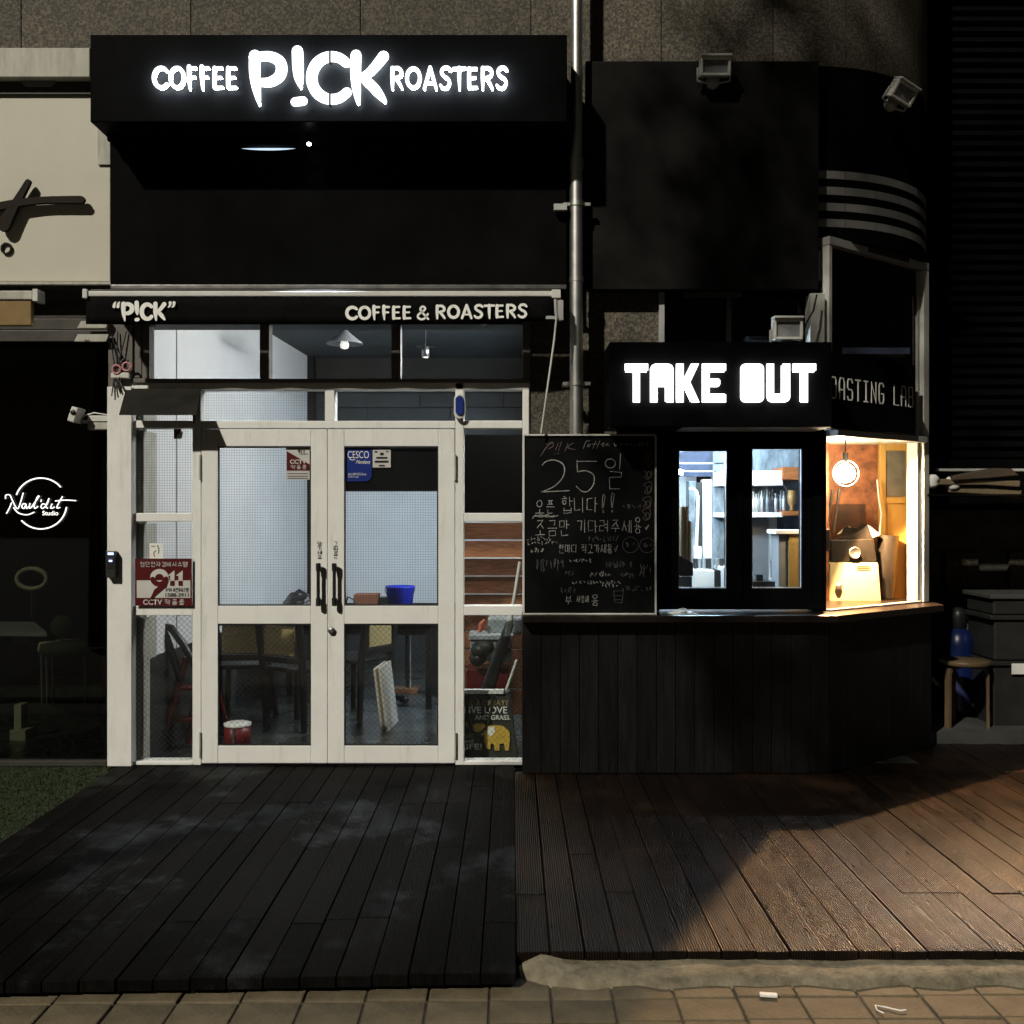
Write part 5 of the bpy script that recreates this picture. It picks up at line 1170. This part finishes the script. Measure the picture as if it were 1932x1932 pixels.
b = org(gm); MB().lathe([(0, 0), (.02, 0), (.012, .03), (.03, .06), (.036, .11), (.03, .15), (.033, .16)], b, 18).obj('body', mat('brass', (.5, .3, .12), .3, metal=.6), gm)
MB().tube([b + Vector((-.02, 0, .12)), b + Vector((-.06, 0, .2)), b + Vector((-.1, 0, .25)), b + Vector((-.13, 0, .24))], .008, 8).obj('spout', M['chrome_dark'], gm)
tag(bx('grey_door', M['grey_panel'], None, 1418, 1452, 978, 1096, 8.15, 8.24), 'tall grey panel below the bottle shelf', 'panel')
tag(bx('white_rail', M['white_metal'], None, 1453, 1466, 975, 1100, 8.1, 8.2), 'vertical white rail between grey panel and ochre cabinet', 'rail')
tag(bx('black_hook', M['black_plastic'], None, 1456, 1462, 1058, 1090, 8.05, 8.09), 'black tool hanging on the vertical white rail', 'tool')
oc = thing('ochre_cabinet', 'grey and ochre cabinet with white top in the right serving window', 'cabinet', P(1490, 1112, 7.3))
bx('grey_side', M['grey_panel'], oc, 1469, 1488, 1008, 1115, 7.3, 7.5); bx('ochre_side', M['ochre_box'], oc, 1488.5, 1530, 1008, 1115, 7.28, 7.5); bx('white_top', M['white_wall'], oc, 1464, 1532, 1000, 1007.5, 7.26, 7.52)
tag(bx('dark_grinder', M['dark_steel'], None, 1420, 1463, 1097, 1122, 7.4, 7.6), 'low dark steel appliance at the foot of the right serving window', 'appliance')
tag(bx('small_camera', M['black_plastic'], None, 1428, 1440, 1084, 1096.5, 7.45, 7.5), 'small black box on the low dark appliance', 'box')

# ------------------------------------------------------------------ roasting lab behind the corner window
lab = struct('lab_room', (2.4, .9, 0))
MB().box(2.24, 2.72, 1.06, 1.12, .98, 2.12).obj('rust_wall', M['rust'], lab)
MB().box(2.19, 2.24, .80, 1.12, .98, 2.12).obj('side_wall', M['rust'], lab)
MB().slab([(1.962, .055), (1.982, .055), (2.045, .62), (2.025, .62)], .985, 2.6).obj('partition', M['black_panel'], lab)  # wall added to block bulb light towards the serving window
b = MB().slab([(2.02, .06), (2.86, .70), (2.96, .98), (2.7, 1.12), (2.0, 1.12), (1.95, .1)], 2.10, 2.114); b.obj('ceiling', M['cream_dirty'], lab)
MB().slab([(2.862, .74), (2.884, .74), (2.884, 1.05), (2.862, 1.05)], .98, 2.1).obj('end_wall', M['yellow_door'], lab)
yd = thing('ochre_door', 'ochre wooden panelled door at the right of the corner window', 'door', P(1700, 1135, 7.42))
bx('door_leaf', M['yellow_door'], yd, 1660, 1748, 836, 1136, 7.44, 7.48)
for a_, c_, t_, b_ in ((1660, 1672, 836, 1136), (1710, 1722, 836, 1136), (1672.3, 1709.7, 836, 850), (1672.3, 1709.7, 938, 950), (1672.3, 1709.7, 1124, 1136)):
    bx('frame_rail', M['yellow_door'], yd, a_, c_, t_, b_, 7.425, 7.439)
bx('panel', M['plaster'], yd, 1673, 1709, 851, 937, 7.434, 7.4395, 0)
bx('architrave', M['cream_dirty'], yd, 1722.5, 1736, 836, 1138, 7.40, 7.44)
BD = 6.99; bp_ = P(1595, 893, BD)
pb2 = thing('bulb_lamp', 'round glowing warm bulb lamp hanging in the corner window', 'lamp', bp_)
MB().lathe([(0, -.066), (.031, -.059), (.055, -.037), (.066, 0), (.055, .037), (.031, .058), (.02, .066)], bp_, 24).obj('bulb', M['bulb'], pb2)
MB().tube([bp_ + Vector((0, 0, .075)), bp_ + Vector((0, 0, .14))], .02, 12).obj('socket', M['chrome_dark'], pb2)
MB().tube([bp_ + Vector((0, 0, .14)), Vector((bp_.x, bp_.y, 2.1))], .004, 6).obj('cord', M['black_plastic'], pb2)
ring = [bp_ + Vector((.09 * math.cos(R(k)), -.01, .09 * math.sin(R(k)))) for k in range(0, 361, 20)]
MB().tube(ring, .004, 6, caps=False).obj('ring_guard', M['chrome'], pb2)
li = bpy.data.lights.new('bulb_beam', 'SPOT'); li.energy = 860; li.color = (1, .54, .24); li.spot_size = R(150); li.spot_blend = .12; li.shadow_soft_size = .014
lo = bpy.data.objects.new('bulb_beam', li); COL.objects.link(lo); lo.parent = pb2; lo.location = (.02, .05, -.095)
lo.rotation_euler = Vector((.55, -.62, -.5)).to_track_quat('-Z', 'Y').to_euler()
RD = 7.25
ro = thing('coffee_roaster', 'cream and dark steel coffee roaster standing on the counter in the corner window', 'roaster', P(1612, 1136, RD))
b = MB().prism([(X(px, RD), Z(py, RD)) for px, py in ((1564, 1137), (1663, 1137), (1657, 1062), (1566, 1062))], Y(RD), Y(RD) + .22); o2 = b.obj('base', M['roaster_cream'], ro, .006)
b = MB().prism([(X(px, RD), Z(py, RD)) for px, py in ((1570, 1061), (1656, 1061), (1650, 1016), (1568, 1018))], Y(RD) + .01, Y(RD) + .2); o1 = b.obj('drum_housing', M['dark_steel'], ro, .01)
MB().lathe([(.022, 0), (.040, .002), (.042, .012), (.036, .016), (.034, .012), (0, .010)], P(1612, 1043, RD), 24, Matrix.Rotation(R(90), 4, 'X')).obj('porthole', M['chrome'], o1)
MB().lathe([(0, .004), (.022, .004), (.026, .012), (.014, .02), (0, .02)], P(1582, 1106, RD), 20, Matrix.Rotation(R(90), 4, 'X')).obj('gauge', M['chrome'], o2)
for k in range(3): bx('vent_slot', M['black_plastic'], o2, 1617, 1642, 1068 + k * 3.4, 1069.4 + k * 3.4, RD - .002, RD + .004, 0)
b = MB(); pr = [(1572, 1016), (1590, 1014), (1612, 1009), (1632, 997), (1638, 990), (1644, 1008), (1648, 1016)]
b.prism([(X(px, RD), Z(py, RD)) for px, py in pr], Y(RD) + .02, Y(RD) + .16); b.obj('chute', M['dark_steel'], ro)
b = MB().prism([(X(px, RD), Z(py, RD)) for px, py in ((1640, 990), (1663, 1008), (1650, 1015))], Y(RD) + .03, Y(RD) + .1); b.obj('chute_flap', M['white_metal'], ro)
MB().tube([P(1676, 1010, 7.36), P(1670, 1128, 7.36)], [.075, .062], 20).obj('cooling_drum', M['dark_steel'], ro)
hp = thing('bean_hopper', 'clear plastic bean bin with crumpled bag on top of the roaster', 'bin', P(1606, 1012, 7.30))
b = MB()
for a_, c_, t_, b_, d0, d1 in ((1577, 1579, 951, 1016, 7.29, 7.40), (1632, 1634, 951, 1016, 7.29, 7.40), (1579.2, 1631.8, 951, 1016, 7.395, 7.40), (1579.2, 1631.8, 951, 1016, 7.29, 7.294)): b.pb(a_, c_, t_, b_, d0, d1)
b.obj('bin', M['clear'], hp)
b = MB(); vs = [] 
for i in range(9):
    for j in range(4):
        vs.append((X(1583 + i * 5.6, 7.30), Y(7.32) + j * .02, Z(1012 - 22 * math.sin(math.pi * (i + .5) / 9.5) * rnd.uniform(.5, 1.1) * (.6 + .4 * math.sin(j + 1)), 7.30)))
b.add(vs, [(i * 4 + j, i * 4 + j + 1, (i + 1) * 4 + j + 1, (i + 1) * 4 + j) for i in range(8) for j in range(3)]); b.obj('crumpled_bag', M['paper'], hp)
for k, px in enumerate((1562, 1575)):
    o = MB().tube([P(px + 9, 925 + k * -2, 7.25), P(px - 4, 1005, 7.25)], .011, 8).obj('hanging_tool', M['dark_steel'])
    tag(o, ('left dark steel rod leaning under the bulb lamp', 'right dark steel rod leaning under the bulb lamp')[k], 'rod', 'dark rods under the bulb lamp')
MB_ = MB()
tag(bx('small_screen', M['black_plastic'], None, 1550, 1566, 998, 1040, 6.98, 7.02), 'narrow dark box left of the coffee roaster', 'box')
tag(MB().tube([P(1655, 905, 7.35), P(1658, 940, 7.35), P(1663, 970, 7.35), P(1659, 1010, 7.35), P(1661, 1060, 7.35)], .006, 6).obj('white_cable', M['white_metal']), 'white cable hanging between the rusty wall and the ochre door', 'cable')

# tissue on the ledge
tb_ = MB(); vs = []
c_ = P(1288, 1156, 6.27)
for i in range(7):
    for j in range(10):
        g = 2 * math.pi * j / 10; h = i / 6; r = (1 - h * .9) * (.08 + rnd.uniform(-.02, .02))
        vs.append((c_.x + r * math.cos(g) * 1.1, c_.y + r * math.sin(g) * .6, .982 + h * .035 + rnd.uniform(-.004, .006) * (i > 0)))
tb_.add(vs, [(i * 10 + j, i * 10 + (j + 1) % 10, (i + 1) * 10 + (j + 1) % 10, (i + 1) * 10 + j) for i in range(6) for j in range(10)])
tag(tb_.obj('tissue', M['paper']), 'crumpled white tissue lying on the kiosk ledge', 'tissue')

# ------------------------------------------------------------------ floodlights
def flood(label, p, size, rx, rz):
    o = thing('floodlight', label, 'floodlight', (0, 0, 0), 'grey floodlights on the building front')
    w_, h_ = size
    b = MB().box(-w_ / 2, w_ / 2, -.01, .06, -h_ / 2, -h_ / 2 + .016).box(-w_ / 2, w_ / 2, -.01, .06, h_ / 2 - .016, h_ / 2).box(-w_ / 2, -w_ / 2 + .016, -.01, .06, -h_ / 2 + .0162, h_ / 2 - .0162).box(w_ / 2 - .016, w_ / 2, -.01, .06, -h_ / 2 + .0162, h_ / 2 - .0162)
    o1 = b.obj('frame', M['white_metal'], o, .003)
    MB().box(-w_ / 2 + .0165, w_ / 2 - .0165, .006, .012, -h_ / 2 + .0165, h_ / 2 - .0165).obj('lens', M['lens_grey'], o1)
    MB().box(-w_ / 2 + .01, w_ / 2 - .01, .0605, .085, -h_ / 2 + .01, h_ / 2 - .01).obj('housing', M['grey_metal'], o, .01)
    MB().box(-w_ / 2 - .002, w_ / 2 + .002, -.028, .055, h_ / 2 + .0005, h_ / 2 + .014).obj('visor', M['white_metal'], o1, .003)
    MB().tube([(-w_ / 2 - .008, .04, 0), (-w_ / 2 - .008, .05, -h_ / 2 - .02), (0, .08, -h_ / 2 - .035), (w_ / 2 + .008, .05, -h_ / 2 - .02), (w_ / 2 + .008, .04, 0)], .008, 8).obj('bracket', M['grey_metal'], o)
    MB().lathe([(0, 0), (.045, 0), (.045, .02), (0, .03)], (0, .09, -h_ / 2 - .02), 16, Matrix.Rotation(R(90), 4, 'X')).obj('mount', M['grey_metal'], o)
    o.location = p; o.rotation_euler = (rx, 0, rz); ORG[o.name] = Vector(p); return o
flood('grey floodlight at the top edge of the plain black panel', P(1350, 125, 6.26), (.185, .11), R(12), 0)
flood('tilted grey floodlight on the rounded corner above the stripes', P(1706, 176, 6.46), (.17, .11), R(16), R(38)).rotation_euler = (R(24), R(18), R(24))
flood('grey floodlight on top of the takeout sign with pale lens', P(1487, 621, 6.15), (.175, .125), R(2), 0)
tag(MB().tube([P(1541, 556, 6.3), P(1535, 585, 6.28), P(1521, 610, 6.25), P(1512, 640, 6.22)], .006, 6).obj('black_cable', M['black_plastic']), 'black cable looping down to the floodlight on the takeout sign', 'cable')

# ------------------------------------------------------------------ nail studio at the left
ns_ = thing('studio_sign', 'cream neighbouring sign board with dark brown script letter', 'sign', P(60, 530, 6.42))
bx('board', M['cream'], ns_, -160, 208, 178, 531, 6.42, 6.49, .004)
b = MB(); sd2 = 6.36
b.ribbon([(X(px, sd2), Z(py, sd2)) for px, py in ((-30, 395), (20, 384), (80, 377), (152, 376))], [.05, .045, .04, .045], Y(sd2), Y(sd2) + .03)
b.ribbon([(X(px, sd2), Z(py, sd2)) for px, py in ((52, 342), (35, 372), (20, 398), (6, 424))], [.03, .045, .06, .08], Y(sd2) + .001, Y(sd2) + .029)
b.obj('script_letter', M['brown_letter'], ns_)
b = MB().ribbon([(X(12 + 9 * math.cos(R(k)), 6.41), Z(469 + 9.5 * math.sin(R(k)), 6.41)) for k in range(0, 361, 24)], .012, Y(6.405), Y(6.419), caps=False); b.obj('letter', M['brown_letter'], ns_)
bx('bottom_trim', M['cream_dirty'], ns_, -160, 210, 531.5, 537, 6.36, 6.49, .003)
bx('ledge', M['dark_frame'], ns_, -160, 210, 537.5, 546, 6.40, 6.52, .003)
bx('shade_patch', M['cream_dirty'], ns_, 184, 207.5, 240, 310, 6.405, 6.419, 0)  # shaded side of the panel put in as a darker patch
gt = thing('studio_cornice', 'weathered white cornice with dark gutter above the cream sign', 'cornice', P(60, 178, 6.35))
bx('cornice', M['cream_dirty'], gt, -160, 169, 90, 145, 6.33, 6.49, .004)
bx('gutter', M['dark_frame'], gt, -160, 206, 145.5, 177.5, 6.40, 6.49, .003)
b = MB().prism([(X(px, 6.39), Z(py, 6.39)) for px, py in ((35, 150), (108, 150), (98, 163), (48, 163))], Y(6.385), Y(6.399)); b.obj('recess_plate', M['grey_panel'], gt)
ta = thing('studio_awning', 'rolled tan cloth awning below the cream sign', 'awning', P(20, 615, 6.1))
bx('cloth', M['tan_cloth'], ta, -160, 59, 566, 614, 6.12, 6.16, .006); bx('roller', M['cream_dirty'], ta, -160, 61, 548, 565, 6.11, 6.2, .006); bx('end_cap', M['white_metal'], ta, 61, 71, 545, 568, 6.1, 6.2, .003)
hs_ = thing('studio_header', 'dark brown header boards above the studio glass', 'header', P(60, 645, 6.5))
for t_, b_ in ((547, 573), (574, 600), (601, 622), (623, 644)): bx('board', M['dark_frame'], hs_, -160, 203, t_, b_, 6.52, 6.6, .003)
for k, (t_, b_) in enumerate(((606, 619), (631, 644.5))):
    b = MB().prism([(X(px, 6.45), Z(py, 6.45)) for px, py in ((154 - k * 6, t_), (206, t_), (201, b_), (147 - k * 6, b_))], Y(6.44), Y(6.47))  # pale boards standing in for patches of light on the header
    tag(b.obj('light_patch_slat', M['cream_dirty']), ('upper light patch built as a pale slat beside the dark pilaster', 'lower light patch built as a pale slat beside the dark pilaster')[k], 'slat', 'light patches built as slats left of the dark pilaster')
sg = thing('studio_window', 'large dark tinted shop window of the nail studio', 'window', P(40, 1440, 6.55))
bx('pane', M['pane_tint'], sg, -160, 201, 646, 1436, 6.55, 6.556, 0)
bx('sill', M['dark_wall'], sg, -160, 201, 1436.5, 1446, 6.50, 6.60, .003)
bx('edge_post', M['dark_frame'], sg, 193, 201.5, 646, 1436, 6.57, 6.62, .003)
nr = struct('studio_room', (-3.3, 2, 0))
MB().box(-7, -2.55, Y(6.63), Y(10.5), -.06, 0).obj('floor', M['floor'], nr); MB().box(-7, -2.5, Y(10.4), Y(10.5), 0, 3).obj('back_wall', M['dark_wall'], nr)
MB().box(-2.55, -2.48, Y(6.63), Y(10.5), 0, 3.2).obj('side_wall', M['dark_wall'], nr); MB().box(-7, -2.5, Y(6.63), Y(10.5), 2.9, 3).obj('ceiling', M['dark_wall'], nr); MB().box(-7.1, -7, Y(6.63), Y(10.5), 0, 3).obj('far_wall', M['dark_wall'], nr)
nn_ = thing('studio_logo', 'glowing white round script logo on the dark studio glass', 'logo', P(77, 1000, 6.53))
nd = 6.535
def neon(pts, wd=2.6): return MB().tube([P(px, py, nd) for px, py in (catmull(pts, 5) if len(pts) > 2 else pts)], wd / 2 * nd / FPX, 6).obj('stroke', M['neon'], nn_)
neon([(77 + 49 * math.cos(R(k)), 950 + 48 * math.sin(R(k))) for k in range(-160, -30, 10)])
neon([(77 + 49 * math.cos(R(k)), 950 + 48 * math.sin(R(k))) for k in range(8, 141, 10)])
# script: crop4 pixels -> picture
c4 = lambda x, y: (x / 2.76 * .63889, (850 + y / 2.76) * .63889)
for pts in ([(45, 1720), (48, 1690), (80, 1690), (100, 1730), (130, 1790), (150, 1795), (170, 1740), (190, 1670)], [(95, 1750), (75, 1800), (52, 1840)], [(110, 1790), (150, 1835), (220, 1850), (280, 1828)],
            [(215, 1765), (190, 1760), (178, 1785), (195, 1798), (212, 1770), (215, 1798), (232, 1785)], [(245, 1755), (238, 1795), (255, 1790)], [(255, 1790), (290, 1740), (318, 1700), (305, 1705), (280, 1770), (285, 1798), (310, 1780)],
            [(338, 1725), (334, 1745)], [(372, 1765), (345, 1762), (335, 1788), (352, 1797), (385, 1760), (400, 1715)], [(400, 1715), (375, 1780), (390, 1797)], [(425, 1760), (412, 1792), (428, 1796), (445, 1785)], [(510, 1700), (470, 1770), (465, 1795), (490, 1790)], [(450, 1738), (530, 1730), (620, 1735)]):
    neon([c4(*p_) for p_ in pts], 2.2)
print_text('Studio', c4(345, 0)[0], c4(475, 0)[0], c4(0, 1818)[1], c4(0, 1854)[1], 6.54, M['neon'], nn_, name='stroke', offset=.01)
rm = thing('ring_mirror', 'oval ring light mirror standing inside the dark studio', 'ring light', P(62, 1120, 7.4))
MB().tube([P(60 + 28 * math.cos(R(k)), 1092 + 19 * math.sin(R(k)), 7.4) for k in range(0, 361, 15)], .017, 8, caps=False).obj('ring', M['cushion'], rm); MB().tube([P(60, 1111, 7.4), P(60, 1165, 7.4)], .008, 6).obj('stem', M['chrome_dark'], rm)
sch = thing('studio_chair', 'cream padded chair with round back inside the dark studio', 'chair', P(110, 1330, 7.3))
MB().lathe([(0, 0), (.07, 0), (.075, .03), (.065, .05), (0, .055)], P(117, 1180, 7.3), 24, Matrix.Rotation(R(90), 4, 'X') @ Matrix.Rotation(R(20), 4, 'Y')).obj('back_pad', M['cushion'], sch)
MB().lathe([(0, 0), (.16, 0), (.18, .03), (.17, .08), (0, .09)], P(122, 1232, 7.35), 20).obj('seat', M['cushion'], sch)
for px in (78, 88, 99, 160): MB().tube([P(px, 1235, 7.3), P(px + 2, 1330, 7.3)], .01, 8).obj('leg', M['chrome'], sch)
MB().tube([P(117, 1196, 7.34), P(114, 1232, 7.36)], .012, 8).obj('stem', M['chrome'], sch)
stb = thing('manicure_table', 'pale manicure table inside the dark studio', 'table', P(30, 1190, 7.5))
b = MB().slab([(X(-80, 7.3), Y(7.35)), (X(88, 7.3), Y(7.3)), (X(86, 8.2), Y(8.0)), (X(-80, 8.2), Y(8.0))], .72, .75); b.obj('top', M['grey_panel'], stb)
bx('drawer_unit', M['cushion'], stb, 20, 52, 1200, 1215, 7.55, 7.8); bx('pedestal', M['cushion'], stb, 18, 48, 1378, 1412, 7.2, 7.4); bx('pedestal', M['cushion'], stb, 26, 40, 1330, 1376, 7.25, 7.35)

# ------------------------------------------------------------------ right alcove
lv = thing('louvre_wall', 'black horizontal louvre wall at the far right', 'louvre', (3.6, 1.3, 2.1))
k = 0; z = 2.02
while z < 6.2:
    b = MB(); y0 = 1.25; b.add([(2.92, y0, z), (5.2, y0, z), (5.2, y0 + .05, z + .075), (2.92, y0 + .05, z + .075), (2.92, y0 + .014, z - .004), (5.2, y0 + .014, z - .004), (5.2, y0 + .062, z + .070), (2.92, y0 + .062, z + .070)], [(0, 1, 2, 3), (4, 7, 6, 5), (0, 4, 5, 1), (2, 6, 7, 3), (0, 3, 7, 4), (1, 5, 6, 2)])
    b.obj('slat', M['louvre'], lv); z += .078
MB().box(2.9, 5.2, 1.34, 1.42, 1.9, 6.3).obj('backing', M['dark_wall'], lv)
MB().box(2.95, 5.2, 1.2, 1.3, 1.62, 2.0).obj('header_beam', M['black_panel'], lv)
sh = thing('side_shelf', 'narrow metal shelf at the right holding rolled blinds', 'shelf', P(1840, 935, 7.2))
bx('shelf_plate', M['black_metal'], sh, 1747, 2010, 932, 936, 7.1, 7.5, .002); bx('upper_rail', M['white_metal'], sh, 1766, 2010, 884, 889, 7.36, 7.4, .002)
for k, (poly, mt_n, knob) in enumerate(((((1799, 898), (1840, 889), (1876, 883), (1909, 884), (1924, 897), (1860, 903), (1799, 906)), 'kraft_dark', None), (((1764, 903), (1800, 904), (1926, 907), (1925, 919), (1860, 915), (1764, 915)), 'kraft', (1757, 909)), (((1790, 917), (1830, 917), (1929, 925), (1926, 939), (1850, 932), (1790, 929)), 'kraft', (1797, 913)))):
    o = thing('blind_roll', ('topmost dark folded end of the blind bundle on the side shelf', 'middle folded tan blind with pale knob nearest the corner window', 'lowest folded tan blind on the side shelf at the right')[k], 'blind', P(poly[0][0], 930, 7.2), 'folded blinds on the side shelf')
    dk_ = 7.12 + k * .03
    o1 = MB().prism([(X(px, dk_), Z(py, dk_)) for px, py in poly], Y(dk_), Y(dk_) + .1).obj('folded_cloth', M[mt_n], o, .008)
    if knob:
        MB().lathe([(0, -.05), (.03, -.045), (.05, -.02), (.042, .0), (.055, .025), (.03, .05), (0, .052)], P(knob[0], knob[1], dk_ + .02), 14).obj('knob', M['paper'], o1)
aw_ = struct('alcove', (3.6, 1.2, .08))
MB().box(2.9, 5.2, 1.62, 1.7, .08, 2.2).obj('plaster_wall', M['plaster'], aw_)
for a_, c_, t_, b_ in ((1785, 1846, 1041, 1107), (1785, 1846, 1108.5, 1168), (1905, 1990, 1041, 1107)): bx('stone_block', M['granite'], aw_, a_, c_, t_, b_, Y(8.06) + DIST - .04, 8.06, .004)
MB().box(2.93, 5.2, .66, 1.7, -.05, .08).obj('platform', M['dark_lid'], aw_)
gc = thing('gas_cylinder', 'dark blue gas cylinder behind the wooden stool', 'gas cylinder', (X(1808, 7.75), Y(7.75), .08))
MB().lathe([(0, 0), (.115, 0), (.118, .05), (.118, .52), (.10, .60), (.05, .65), (.03, .66)], org(gc), 24).obj('body', mat('cylinder_blue', (.006, .015, .085), .3), gc)
MB().lathe([(.05, .64), (.06, .66), (.06, .76), (.035, .80), (0, .81)], org(gc), 16).obj('valve_cap', M['black_plastic'], gc)
MB().tube([org(gc) + Vector(v) for v in ((.05, 0, .74), (.13, -.02, .76), (.17, -.02, .66), (.12, -.02, .60), (.05, -.02, .62))], .008, 8).obj('hose', M['black_plastic'], gc)
st = thing('wooden_stool', 'pale bentwood stool in front of the blue gas cylinder', 'stool', (X(1826, 7.25), Y(7.3), .08))
o0 = org(st)
MB().lathe([(0, 0), (.165, 0), (.17, .01), (.17, .03), (.165, .035), (0, .035)], o0 + Vector((0, 0, .44)), 28).obj('seat', M['stool_wood'], st)
for k, a_ in enumerate((-20, 100, 200)):
    u = Vector((math.cos(R(a_)), math.sin(R(a_)), 0)); v = Vector((-u.y, u.x, 0)); pts = []
    path = [(.05, .435), (.12, .435), (.15, .42), (.158, .38), (.16, 0)]
    b = MB(); vs = []
    for i, (r_, z_) in enumerate(path):
        for sx in (-1, 1):
            for th_ in (0, 1):
                rr_ = r_ - th_ * .02 * (1 if i > 1 else 0); zz_ = z_ - th_ * .02 * (1 if i < 3 else 0)
                vs.append(o0 + u * rr_ + v * .022 * sx + Vector((0, 0, zz_)))
    fs = []
    for i in range(4):
        q = i * 4; fs += [(q, q + 2, q + 6, q + 4), (q + 1, q + 5, q + 7, q + 3), (q, q + 4, q + 5, q + 1), (q + 2, q + 3, q + 7, q + 6)]
    fs += [(0, 1, 3, 2), (16, 18, 19, 17)]
    b.add(vs, fs); b.obj('leg', M['stool_wood'], st)
for k, (t_, b_, lab_, m_) in enumerate(((1122, 1160, 'topmost grey plastic storage box of the stack at the far right', 'box_grey'), (1161.5, 1246, 'middle grey plastic storage box of the stack at the far right', 'box_grey'), (1248, 1384, 'bottom dark storage box with white label at the far right', 'box_grey'))):
    o = thing('storage_box', lab_, 'box', P(1930, b_, 7.3), 'storage boxes stacked at the far right')
    bx('body', M[m_], o, 1874 + (2 if k == 1 else 0), 2010, t_ + 9, b_, 7.32, 7.75, .012); bx('lid', M['dark_lid'] if k == 0 else M['box_grey'], o, 1870, 2012, t_, t_ + 8.5, 7.30, 7.77, .006)
    if k == 2: bx('label_card', M['paper'], o, 1909, 1945, 1252, 1272, 7.295, 7.299, 0)

# ------------------------------------------------------------------ litter on the pavement
lt = MB(); c_ = P(1450, 1863, 3.52); lt.box(-.03, .03, -.012, .012, -.006, .004, Matrix.Translation(Vector((c_.x, c_.y, -.052))) @ Matrix.Rotation(R(-8), 4, 'Z'))
tag(lt.obj('paper_scrap', M['paper'], None, .003), 'small white scrap of paper on the pavement tiles', 'litter')
g = lambda px, py: Vector((X(px, 3.43), Y(3.43) + (1887 - py) * .006, -.055))
tag(MB().tube([g(1660, 1893), g(1652, 1889), g(1655, 1884), g(1672, 1886), g(1695, 1890), g(1707, 1889)], .0028, 6).obj('paper_strip', M['paper']), 'thin curled white strip lying on the pavement tiles', 'litter')
